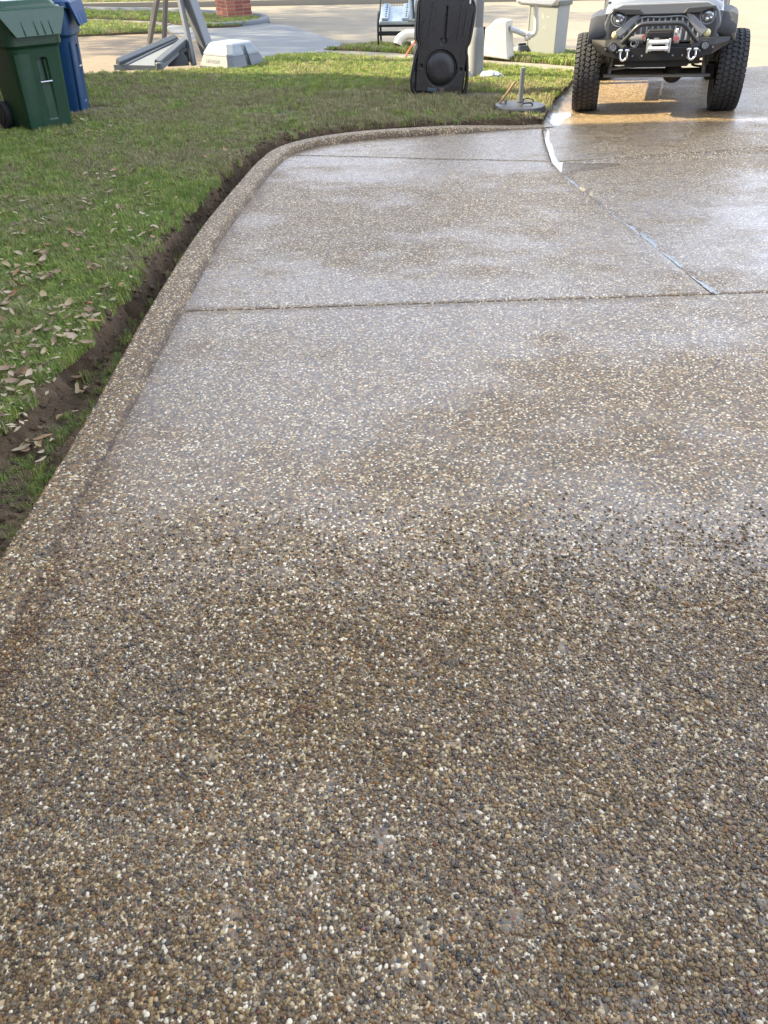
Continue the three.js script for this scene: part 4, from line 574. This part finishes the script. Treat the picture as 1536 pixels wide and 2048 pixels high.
// ------------------------------------------------------------------ off-road vehicle (x right as seen from the front, y up, z towards its nose)
{
  const J = thing('offroad_car', 'silver off-road car with black grille, winch bumper and chunky tyres', 'car', [3.235, 0.035, -10.03], 0);
  J.rotation.set(0, rad(-18), rad(2.2), 'YXZ'); J.scale.setScalar(1.047);
  const paint = new THREE.MeshPhysicalMaterial({ color: lin(0.15, 0.163, 0.18), roughness: 0.34, metalness: 0.35, clearcoat: 1, clearcoatRoughness: 0.06 });
  const trim = mat(0.022, 0.023, 0.025, 0.5), satin = mat(0.045, 0.048, 0.052, 0.36), steelBlk = mat(0.014, 0.015, 0.016, 0.45, { metalness: 0.2 }), under = mat(0.025, 0.024, 0.023, 0.75), chrome = mat(0.72, 0.73, 0.74, 0.22, { metalness: 1 }), glass = mat(0.04, 0.05, 0.055, 0.05), slatPaint = mat(0.3, 0.32, 0.34, 0.35), lens = mat(0.35, 0.38, 0.4, 0.08, { clearcoat: 1 }), amber = mat(0.7, 0.62, 0.33, 0.2, { clearcoat: 1 }), grey = mat(0.22, 0.235, 0.25, 0.38);
  // wheels
  const tyreR = 0.383, tyreG = new THREE.LatheGeometry([[0.2, -0.1], [0.235, -0.125], [0.3, -0.134], [0.345, -0.13], [0.366, -0.118], [0.372, -0.1], [0.373, 0], [0.372, 0.1], [0.366, 0.118], [0.345, 0.13], [0.3, 0.134], [0.235, 0.125], [0.2, 0.1]].map(p => new THREE.Vector2(p[0], p[1])), 60).rotateZ(Math.PI / 2);
  const treadG = (() => {
    const q = rngOf(77), out = [], N = 46; for (let i = 0; i < N; i++) for (let k = 0; k < 5; k++) {
      const a = (i + (k % 2) * 0.5 + 0.12 * (k === 2)) / N * 6.2832, x = [-0.106, -0.056, 0, 0.056, 0.106][k], sh = k === 0 || k === 4, w = sh ? 0.04 : 0.043, l = 0.04, g = rbox(w, 0.022, l, 0, 0, 0, 0.004, 1);
      g.rotateY((k - 2) * 0.16 + (k % 2 ? 0.5 : -0.42) * (sh ? 0.3 : 1)); g.rotateZ(sh ? Math.sign(-x) * 0.22 : 0); g.translate(x, tyreR - 0.011 - (sh ? 0.005 : 0), 0).rotateX(a); out.push(g);
      if (sh) out.push(rbox(0.014, 0.05, 0.04, Math.sign(x) * 0.131, 0.346, 0, 0.004, 1).rotateX(a));
    } return join(out);
  })();
  const rimG = join([new THREE.LatheGeometry([[0.0, 0.05], [0.06, 0.055], [0.08, 0.03], [0.17, 0.03], [0.195, 0.085], [0.215, 0.108], [0.205, 0.115], [0.19, 0.09], [0.18, -0.1], [0.21, -0.11]].map(p => new THREE.Vector2(p[0], p[1])), 40).rotateZ(-Math.PI / 2), ...[0, 1, 2, 3, 4].map(i => rbox(0.03, 0.15, 0.05, 0.05, 0.12, 0, 0.01, 1).rotateX(i * 1.2566))]);
  const wheel = (x, z, steer, flip) => { const w = new THREE.Group(); w.name = 'wheel'; J.add(w); w.position.set(x, tyreR - 0.004, z); w.rotation.set(0, steer + (flip ? Math.PI : 0), 0); part('tyre', tyreG, M.rubber, w); const tr = part('tread', treadG, mat(0.024, 0.024, 0.025, 0.7), w); tr.rotation.x = x * 3; part('rim', rimG, mat(0.04, 0.04, 0.042, 0.35, { metalness: 0.6 }), w); };
  wheel(-0.745, 0, rad(3), true); wheel(0.715, 0, rad(3), false); wheel(-0.745, -2.45, 0, true); wheel(0.715, -2.45, 0, false);
  // grille shell: silver surround, black mask with slats
  const X0 = -0.02, gl = new THREE.Group(); gl.name = 'grille'; gl.position.set(X0, 0, 0.4); J.add(gl);
  const shell = [[-0.55, 0.7], [0.55, 0.7], [0.552, 0.86], [0.53, 0.94], [0.49, 0.99], [0.42, 1.018], [0.2, 1.03], [-0.2, 1.03], [-0.42, 1.018], [-0.49, 0.99], [-0.53, 0.94], [-0.552, 0.86]];
  part('shell', extrude(shell, 0.06, 0.014).translate(0, 0, -0.06), paint, gl);
  const opening = [[-0.4, 0.71], [0.4, 0.71], [0.395, 0.745], [0.27, 0.87], [0.215, 0.91], [-0.215, 0.91], [-0.27, 0.87], [-0.395, 0.745]];
  const hp = (x, y, r) => { const c = new THREE.Path(); c.absarc(x, y, r, 0, 6.2832, true); c.isPath = true; return c; };
  part('mask', extrude([[-0.515, 0.7], [0.515, 0.7], [0.515, 0.87], [0.5, 0.935], [0.46, 0.975], [0.3, 0.985], [-0.3, 0.985], [-0.46, 0.975], [-0.5, 0.935], [-0.515, 0.87]], 0.03, 0.006, [opening.slice().reverse(), hp(-0.428, 0.915, 0.072), hp(0.428, 0.915, 0.072), hp(-0.45, 0.77, 0.044), hp(0.45, 0.77, 0.044)]).translate(0, 0, 0.012), satin, gl);
  part('mask_frame', [tube([[-0.395, 0.745, 0.05], [-0.27, 0.872, 0.054], [-0.215, 0.914, 0.054], [0, 0.916, 0.056], [0.215, 0.914, 0.054], [0.27, 0.872, 0.054], [0.395, 0.745, 0.05]], 0.008, 6, false, 60), extrude([[-0.44, 0.8], [-0.3, 0.915], [-0.22, 0.955], [-0.235, 0.925], [-0.36, 0.79], [-0.4, 0.76]], 0.016, 0.006).translate(0, 0, 0.044), mirrorX(extrude([[-0.44, 0.8], [-0.3, 0.915], [-0.22, 0.955], [-0.235, 0.925], [-0.36, 0.79], [-0.4, 0.76]], 0.016, 0.006).translate(0, 0, 0.044).toNonIndexed())], grey, gl);
  part('slat_backing', box(0.82, 0.2, 0.01, 0, 0.81, 0.006), M.black, gl);
  for (let i = 0; i < 14; i++) { const x = -0.364 + i * 0.056, top = Math.min(0.91, 0.745 + (0.395 - Math.abs(x)) * 0.95); part('slat', [rbox(0.018, Math.max(0.03, top - 0.71), 0.02, x, (top + 0.71) / 2, 0.04, 0.004, 1)], slatPaint, gl); }
  const brow = extrude([[-0.2, 0.95], [-0.235, 0.985], [-0.48, 0.996], [-0.505, 0.968], [-0.44, 0.984], [-0.35, 0.952]], 0.04, 0.008).translate(0, 0, 0.04).toNonIndexed(); part('brow', brow, satin, gl); part('brow', mirrorX(brow), satin, gl);
  const lip = extrude([[-0.47, 1.0], [-0.22, 0.95], [0.22, 0.95], [0.47, 1.0], [0.4, 1.025], [-0.4, 1.025]], 0.05, 0.01).translate(0, 0, 0.012); part('front_lip', lip, mat(0.15, 0.16, 0.17, 0.38), gl);
  for (const s of [-1, 1]) {
    const h = part('headlight', crease(new THREE.LatheGeometry([[0, 0.024], [0.03, 0.022], [0.055, 0.012], [0.066, -0.004], [0.068, -0.02]].map(p => new THREE.Vector2(p[0], p[1])), 32).rotateX(Math.PI / 2), 0.8), mat(0.2, 0.225, 0.24, 0.1, { clearcoat: 1, metalness: 0.6 }), J); h.position.set(X0 + s * 0.428, 0.915, 0.44);
    part('bezel', new THREE.TorusGeometry(0.07, 0.007, 8, 36).translate(0, 0, 0.004), grey, h); part('projector', [new THREE.SphereGeometry(0.02, 14, 10).translate(-0.006, -0.026, 0.018), new THREE.SphereGeometry(0.014, 12, 8).translate(0.028, -0.016, 0.016)], chrome, h);
    const a = part('turn_signal', crease(new THREE.LatheGeometry([[0, 0.016], [0.03, 0.012], [0.04, 0], [0.041, -0.02]].map(p => new THREE.Vector2(p[0], p[1])), 26).rotateX(Math.PI / 2), 0.8), amber, J); a.position.set(X0 + s * 0.448, 0.77, 0.438);
  }
  // hood, fenders, flares, body, cabin
  const sec = (z, w, y0, y1, r) => { const o = []; for (let i = 0; i <= 16; i++) { const u = -1 + i / 8, k = Math.pow(Math.abs(u), 5); o.push([u * w, y1 - (y1 - y0) * k * r - 0.02 * u * u, z]); } o.push([w, y0 - 0.12, z], [-w, y0 - 0.12, z]); return o; };
  part('hood', crease(loft([sec(0.405, 0.53, 0.96, 1.035, 0.9), sec(0.37, 0.545, 0.99, 1.07, 0.8), sec(0.25, 0.56, 1.02, 1.1, 0.7), sec(-0.2, 0.585, 1.06, 1.14, 0.6), sec(-0.78, 0.62, 1.08, 1.17, 0.6)]), 0.7), paint, J).position.x = X0;
  for (const x of [-0.565, 0.525]) part('hood_latch', rbox(0.03, 0.1, 0.05, x, 1.0, 0.22, 0.008), M.black, J);
  const side = [[0.36, 0.72], [0.4, 0.95], [0.2, 1.0], [-0.8, 1.02], [-0.85, 0.5], [-0.55, 0.5], [-0.45, 0.75], [-0.3, 0.86], [0.2, 0.86], [0.34, 0.74]];
  for (const s of [-1, 1]) {
    part('fender', extrude(side.map(p => [p[0], p[1]]), 0.04, 0.005).rotateY(-Math.PI / 2).translate(X0 + s * 0.545 + 0.02, 0, 0), paint, J);
    const rings = []; const arc = [[0.46, 0.76], [0.44, 0.84], [0.36, 0.93], [0.22, 0.955], [-0.1, 0.955], [-0.35, 0.93], [-0.47, 0.8], [-0.55, 0.6]];
    for (const [z, y] of arc) rings.push([[X0 + s * 0.54, y + 0.012, z - 0.04], [X0 + s * 0.66, y + 0.004, z - 0.01], [X0 + s * 0.715, y - 0.02, z], [X0 + s * 0.722, y - 0.07, z - 0.005], [X0 + s * 0.71, y - 0.072, z - 0.012], [X0 + s * 0.695, y - 0.035, z - 0.02], [X0 + s * 0.54, y - 0.015, z - 0.06]]);
    part('fender_flare', crease(loft(rings), 0.6), mat(0.035, 0.037, 0.04, 0.55), J);
    part('inner_arch', box(0.03, 0.5, 0.7, X0 + s * 0.5, 0.72, -0.05), under, J);
    const rr = rings.map(r => r.map(p => [p[0], p[1], p[2] - 2.45])); part('rear_flare', crease(loft(rr), 0.6), mat(0.035, 0.037, 0.04, 0.55), J);
    const d = part('door', rbox(0.04, 0.52, 0.95, X0 + s * 0.66, 0.84, -1.32, 0.02), paint, J); part('handle', rbox(0.03, 0.03, 0.14, X0 + s * 0.69, 0.96, -1.62, 0.01), trim, d); part('side_window', rbox(0.02, 0.4, 0.85, X0 + s * 0.62, 1.36, -1.36, 0.02), glass, d);
    const mi = part('mirror', rbox(0.16, 0.13, 0.08, X0 + s * 0.76, 1.17, -0.82, 0.03), trim, J); part('mirror_arm', rod([X0 + s * 0.64, 1.1, -0.86], [X0 + s * 0.72, 1.13, -0.83], 0.014), trim, mi);
    part('rock_rail', rbox(0.08, 0.1, 1.6, X0 + s * 0.68, 0.52, -1.25, 0.03), trim, J);
  }
  part('body_tub', crease(loft([rrect(1.28, 2.5, 0.08, 0.56, X0, -1.98), rrect(1.32, 2.52, 0.08, 0.62, X0, -1.98), rrect(1.32, 2.52, 0.08, 1.1, X0, -1.98)]), 0.5), paint, J);
  part('roof', crease(loft([rrect(1.16, 2.26, 0.1, 1.56, X0, -2.06), rrect(1.14, 2.24, 0.1, 1.63, X0, -2.06), rrect(1.02, 2.1, 0.12, 1.66, X0, -2.06)]), 0.6), satin, J);
  part('windscreen_frame', [bar([X0 - 0.6, 1.1, -0.82], [X0 - 0.55, 1.58, -0.98], 0.05), bar([X0 + 0.6, 1.1, -0.82], [X0 + 0.55, 1.58, -0.98], 0.05), bar([X0 - 0.58, 1.57, -0.98], [X0 + 0.58, 1.57, -0.98], 0.06), bar([X0 - 0.6, 1.14, -0.83], [X0 + 0.6, 1.14, -0.83], 0.06)], paint, J);
  part('windscreen', box(1.12, 0.44, 0.012).rotateX(-0.33).translate(X0, 1.355, -0.9), glass, J); part('roof_pillar', [bar([X0 - 0.6, 1.08, -1.85], [X0 - 0.55, 1.58, -1.85], 0.06), bar([X0 + 0.6, 1.08, -1.85], [X0 + 0.55, 1.58, -1.85], 0.06), bar([X0 - 0.6, 1.08, -3.1], [X0 - 0.55, 1.58, -3.1], 0.06), bar([X0 + 0.6, 1.08, -3.1], [X0 + 0.55, 1.58, -3.1], 0.06)], satin, J);
  part('rear_glass', [box(0.02, 0.38, 1.15, X0 - 0.58, 1.34, -2.47), box(0.02, 0.38, 1.15, X0 + 0.58, 1.34, -2.47), box(1.05, 0.38, 0.02, X0, 1.34, -3.14)], glass, J);
  // bumper with wings
  const bp = new THREE.Group(); bp.name = 'bumper'; bp.position.set(X0, 0, 0); J.add(bp);
  const prismZ = (pts, z0, z1) => extrude(pts, z1 - z0, 0.006).translate(0, 0, z0);
  part('bar', [prismZ([[-0.35, 0.56], [0.35, 0.56], [0.36, 0.64], [0.34, 0.665], [-0.34, 0.665], [-0.36, 0.64]], 0.47, 0.63), prismZ([[-0.3, 0.5], [0.3, 0.5], [0.34, 0.56], [-0.34, 0.56]], 0.44, 0.57)], steelBlk, bp);
  for (const s of [-1, 1]) { // each wing a solid that tapers back and up to its tip
    const a = [[s * 0.3, 0.56, 0.64], [s * 0.3, 0.672, 0.64], [s * 0.35, 0.736, 0.6], [s * 0.3, 0.736, 0.44], [s * 0.3, 0.56, 0.44]], b = [[s * 0.52, 0.6, 0.585], [s * 0.53, 0.68, 0.585], [s * 0.53, 0.736, 0.565], [s * 0.52, 0.736, 0.42], [s * 0.5, 0.6, 0.42]], c = [[s * 0.665, 0.675, 0.47], [s * 0.67, 0.7, 0.475], [s * 0.675, 0.736, 0.465], [s * 0.66, 0.736, 0.4], [s * 0.65, 0.675, 0.4]];
    let g = crease(loft(s > 0 ? [a, b, c] : [a.slice().reverse(), b.slice().reverse(), c.slice().reverse()].map(r => r)), 0.25);
    const w = part('wing', g, steelBlk, bp);
    const f = part('fog_light', cylZ(0.033, 0.03, s * 0.445, 0.68, 0.606, 22), lens, J); f.position.x = X0; f.rotation.y = 0; part('fog_ring', new THREE.TorusGeometry(0.038, 0.008, 8, 28).translate(s * 0.445, 0.68, 0.62), M.black, f); part('fog_rib', [-0.012, 0.002, 0.016].map(k => box(0.004, 0.05, 0.006, s * 0.445 + k, 0.68, 0.622)), M.black, f);
    const sh = part('shackle', [tube([[s * 0.33 - 0.028, 0.655, 0.665], [s * 0.33 - 0.034, 0.61, 0.672], [s * 0.33 - 0.026, 0.58, 0.675], [s * 0.33, 0.565, 0.676], [s * 0.33 + 0.026, 0.58, 0.675], [s * 0.33 + 0.034, 0.61, 0.672], [s * 0.33 + 0.028, 0.655, 0.665]], 0.0115, 8, false, 36), cylX(0.016, 0.03, s * 0.33 - 0.03, 0.652, 0.665, 12), cylX(0.016, 0.03, s * 0.33 + 0.03, 0.652, 0.665, 12)], chrome, J); sh.position.x = X0; part('pin', cylX(0.009, 0.11, s * 0.33, 0.652, 0.665, 10), chrome, sh);
    part('shackle_mount', rbox(0.026, 0.09, 0.06, s * 0.33, 0.645, 0.645, 0.006), steelBlk, bp);
  }
  part('hoop_bar', tube([[-0.36, 0.715, 0.6], [-0.31, 0.765, 0.63], [-0.235, 0.845, 0.66], [-0.2, 0.868, 0.664], [-0.16, 0.876, 0.665], [0, 0.878, 0.666], [0.16, 0.876, 0.665], [0.2, 0.868, 0.664], [0.235, 0.845, 0.66], [0.31, 0.765, 0.63], [0.36, 0.715, 0.6]], 0.0215, 14, false, 80), mat(0.03, 0.032, 0.034, 0.36), bp);
  for (const s of [-1, 1]) for (const [x, y, z] of [[0.15, 0.6, 0.642], [0.24, 0.6, 0.642], [0.29, 0.585, 0.646], [0.4, 0.635, 0.617], [0.52, 0.66, 0.592]]) part('bolt', cylZ(0.009, 0.014, s * x, y, z, 6), grey, bp);
  part('tray_top', box(0.6, 0.012, 0.16, 0, 0.676, 0.54), steelBlk, bp);
  const wi = part('winch', [rbox(0.24, 0.045, 0.13, 0, 0.8, 0.56, 0.012), rbox(0.035, 0.12, 0.13, -0.115, 0.745, 0.56, 0.01), rbox(0.035, 0.12, 0.13, 0.115, 0.745, 0.56, 0.01), rbox(0.2, 0.05, 0.02, 0, 0.778, 0.62, 0.006)], M.black, J); wi.position.x = X0;
  part('drum', cylX(0.035, 0.2, 0, 0.735, 0.55), mat(0.3, 0.3, 0.3, 0.4, { metalness: 0.8 }), wi); part('motor', [cylX(0.045, 0.1, -0.2, 0.735, 0.55), cylX(0.03, 0.05, -0.27, 0.735, 0.55)], mat(0.14, 0.14, 0.14, 0.45), wi); part('clutch', [cylX(0.045, 0.05, 0.165, 0.735, 0.56), rbox(0.03, 0.05, 0.03, 0.16, 0.8, 0.58, 0.01)], mat(0.6, 0.58, 0.57, 0.4), wi); part('red_cover', [cylZ(0.026, 0.02, 0.16, 0.742, 0.615, 16), cylZ(0.018, 0.02, -0.155, 0.765, 0.62, 14)], mat(0.55, 0.16, 0.15, 0.45), wi); part('label_plate', box(0.05, 0.03, 0.002, -0.03, 0.74, 0.632), mat(0.4, 0.38, 0.32, 0.5), wi);
  part('cable', [new THREE.TorusGeometry(0.035, 0.005, 6, 20).translate(-0.235, 0.71, 0.63), new THREE.TorusGeometry(0.027, 0.005, 6, 20).translate(-0.245, 0.712, 0.635)], mat(0.25, 0.25, 0.25, 0.5), wi);
  const fa = part('fairlead', [rbox(0.02, 0.125, 0.03, -0.105, 0.69, 0.67, 0.006), rbox(0.02, 0.125, 0.03, 0.105, 0.69, 0.67, 0.006), rbox(0.2, 0.012, 0.02, 0, 0.664, 0.655, 0.003)], mat(0.55, 0.56, 0.57, 0.35, { metalness: 0.8 }), J); fa.position.x = X0; part('roller', cylX(0.019, 0.19, 0, 0.72, 0.672, 18), mat(0.66, 0.67, 0.68, 0.35), fa); part('roller', cylX(0.019, 0.19, 0, 0.665, 0.676, 18), mat(0.66, 0.67, 0.68, 0.35), fa); part('roller', [cyl(0.016, 0.016, 0.1, -0.08, 0.692, 0.668), cyl(0.016, 0.016, 0.1, 0.08, 0.692, 0.668)], mat(0.66, 0.67, 0.68, 0.35), fa);
  // running gear
  part('radiator', box(0.86, 0.44, 0.08, X0, 0.76, 0.3), M.black, J); part('skid_plate', [box(0.5, 0.02, 0.4, X0, 0.49, 0.3), box(0.84, 0.1, 0.3, X0, 0.55, 0.3)], under, J);
  part('front_axle', [rod([-0.62, 0.37, 0], [0.6, 0.37, 0], 0.04, 14), new THREE.SphereGeometry(0.105, 18, 12).scale(1, 0.9, 1).translate(0.16, 0.365, 0.04), rbox(0.1, 0.16, 0.14, -0.56, 0.38, 0, 0.02), rbox(0.1, 0.16, 0.14, 0.54, 0.38, 0, 0.02)], under, J);
  part('steering_rod', [rod([-0.56, 0.36, 0.14], [0.54, 0.355, 0.14], 0.018), rod([-0.5, 0.42, 0.1], [0.3, 0.5, 0.14], 0.016)], grey, J);
  for (const s of [-1, 1]) { const c = []; for (let i = 0; i <= 60; i++) c.push([X0 + s * 0.42 + 0.055 * Math.cos(i * 0.62), 0.42 + i * 0.0045, 0.055 * Math.sin(i * 0.62)]); part('coil_spring', tube(c, 0.011, 6, false, 240), under, J); part('shock', [rod([X0 + s * 0.49, 0.36, 0.1], [X0 + s * 0.46, 0.8, 0.02], 0.024)], grey, J); }
  part('rear_axle', [rod([-0.62, 0.37, -2.45], [0.6, 0.37, -2.45], 0.045, 14), new THREE.SphereGeometry(0.12, 18, 12).translate(0.02, 0.37, -2.45)], under, J); part('frame_rail', [box(0.07, 0.12, 3.4, X0 - 0.36, 0.58, -1.5), box(0.07, 0.12, 3.4, X0 + 0.36, 0.58, -1.5), box(0.7, 0.1, 0.1, X0, 0.56, -1.1), box(0.4, 0.2, 0.6, X0, 0.5, -0.8)], under, J); part('rear_bumper', rbox(1.3, 0.14, 0.12, X0, 0.58, -3.32, 0.03), steelBlk, J); part('spare_tyre', tyreG.clone().rotateY(Math.PI / 2).translate(X0, 0.98, -3.38), M.rubber, J);
  const ru = part('tail_light', [rbox(0.1, 0.16, 0.03, X0 - 0.58, 0.88, -3.25, 0.01), rbox(0.1, 0.16, 0.03, X0 + 0.58, 0.88, -3.25, 0.01)], mat(0.4, 0.03, 0.03, 0.2), J);
}

// ------------------------------------------------------------------ fallen leaves, each one a thing of its own
{
  const leafG = [0, 1, 2, 3, 4].map(k => {
    const q = rngOf(50 + k), pos = [], idx = [], L = 8, wd = [0.17, 0.2, 0.15, 0.22, 0.185][k], curl = [0.7, 1.3, 0.4, 1.0, -0.8][k], fold = [0.25, 0.1, 0.4, 0.2, 0.3][k];
    for (let i = 0; i <= L; i++) { const u = i / L, w = wd * Math.pow(Math.sin(Math.PI * clamp(u * 0.97 + 0.02)), 0.75), a = (u - 0.5) * curl * 2; for (let j = -1; j <= 1; j++) pos.push((u - 0.5) * Math.cos(a * 0.6), 0.12 * curl * (u - 0.5) * (u - 0.5) * 4 + Math.abs(j) * w * fold * (1 + 0.4 * Math.sin(u * 9 + k)), j * w * (0.92 + 0.16 * q())); }
    for (let i = 0; i < L; i++) for (let j = 0; j < 2; j++) { const a = i * 3 + j; idx.push(a, a + 1, a + 3, a + 1, a + 4, a + 3); } return geoFrom(pos, idx);
  });
  const leafM = [[0.30, 0.215, 0.125], [0.22, 0.135, 0.075], [0.38, 0.30, 0.19], [0.14, 0.08, 0.045], [0.26, 0.145, 0.065], [0.32, 0.24, 0.12]].map(c => mat(...c, 0.55)), red = mat(0.42, 0.07, 0.035, 0.5);
  const put = (px, py, s, m, label, group) => { const p = G(px, py, LY), t = nearKerb(p.x, p.z); if (t > -0.12 && m !== leafM[3]) return false; const y = t > -0.3 && p.z > -3.6 ? -0.03 : LY + R(0.02, 0.05); const l = new THREE.Mesh(leafG[Math.floor(rnd() * 5)], m); l.name = numbered('fallen_leaf'); l.userData = { label, category: 'leaf' }; if (group) l.userData.group = group; l.position.set(p.x, y, p.z); l.rotation.set(R(-0.35, 0.35), R(0, 6.28), R(-0.35, 0.35)); l.scale.setScalar(s); scene.add(l); return true; };
  const clusters = [[40, 560, 40, 18, 15], [30, 610, 50, 25, 22], [110, 560, 30, 14, 11], [140, 640, 40, 20, 17], [60, 690, 50, 30, 20], [30, 760, 35, 40, 22], [50, 830, 45, 40, 17], [110, 660, 40, 25, 11], [190, 545, 30, 15, 9], [230, 590, 50, 30, 9], [60, 520, 50, 20, 11], [170, 415, 40, 12, 9], [220, 355, 60, 14, 9], [90, 470, 80, 25, 11], [250, 430, 90, 40, 15], [300, 480, 40, 30, 7], [150, 720, 40, 40, 11], [90, 880, 30, 30, 6], [230, 250, 60, 15, 10], [140, 275, 40, 8, 6], [330, 400, 50, 30, 7], [20, 430, 30, 40, 7], [10, 660, 15, 30, 7], [190, 500, 80, 30, 10], [400, 300, 80, 20, 7], [40, 340, 40, 30, 6], [115, 930, 15, 18, 4]];
  const gs = () => (rnd() + rnd() + rnd() - 1.5) * 1.15;
  for (const [cx, cy, sx, sy, n] of clusters) for (let i = 0; i < n; i++) { const px = cx + gs() * sx, py = cy + gs() * sy; if (px < -30) continue; put(px, py, R(0.042, 0.095), ...(() => { const k = Math.floor(rnd() * 6); return [leafM[k], `${['tan', 'brown', 'pale cream', 'dark brown', 'rusty orange', 'yellowish'][k]} dry leaf fallen on the lawn`]; })(), 'dry leaves fallen on the lawn'); }
  put(180, 619, 0.075, red, 'red fallen leaf among the dry leaves on the lawn');
}
{ // small scraps of dry leaf too many to tell apart
  const g = geoFrom([-0.5, 0, 0, -0.1, 0.06, 0.22, 0.1, 0.05, -0.2, 0.5, 0.02, 0], [0, 1, 2, 1, 3, 2]), list = [], o = new THREE.Object3D(), c = new THREE.Color();
  for (let i = 0; i < 900 && list.length < 420; i++) { const px = Math.pow(rnd(), 1.4) * 520, py = 230 + Math.pow(rnd(), 0.6) * 640, p = G(px, py, LY); if (nearKerb(p.x, p.z) < -0.2 && (py > 420 || rnd() < 0.3) && px < 620 - py * 0.55) list.push(p); }
  const m = new THREE.InstancedMesh(g, mat(1, 1, 1, 0.6), list.length); m.name = 'leaf_litter'; m.userData = { kind: 'stuff', label: 'small pale scraps of dry leaf strewn in the lawn grass', category: 'leaf litter' };
  list.forEach((p, i) => { o.position.set(p.x, LY + R(0.012, 0.035), p.z); o.rotation.set(R(-0.5, 0.5), R(0, 6.28), R(-0.5, 0.5)); o.scale.setScalar(R(0.02, 0.05)); o.updateMatrix(); m.setMatrixAt(i, o.matrix); const f = R(0.6, 1.2); c.setRGB(0.38 * f, 0.3 * f, 0.18 * f); m.setColorAt(i, c); }); scene.add(m);
}
scene.traverse(o => { if (o.isMesh) { o.castShadow = true; o.receiveShadow = true; } });
renderer.render(scene, camera);
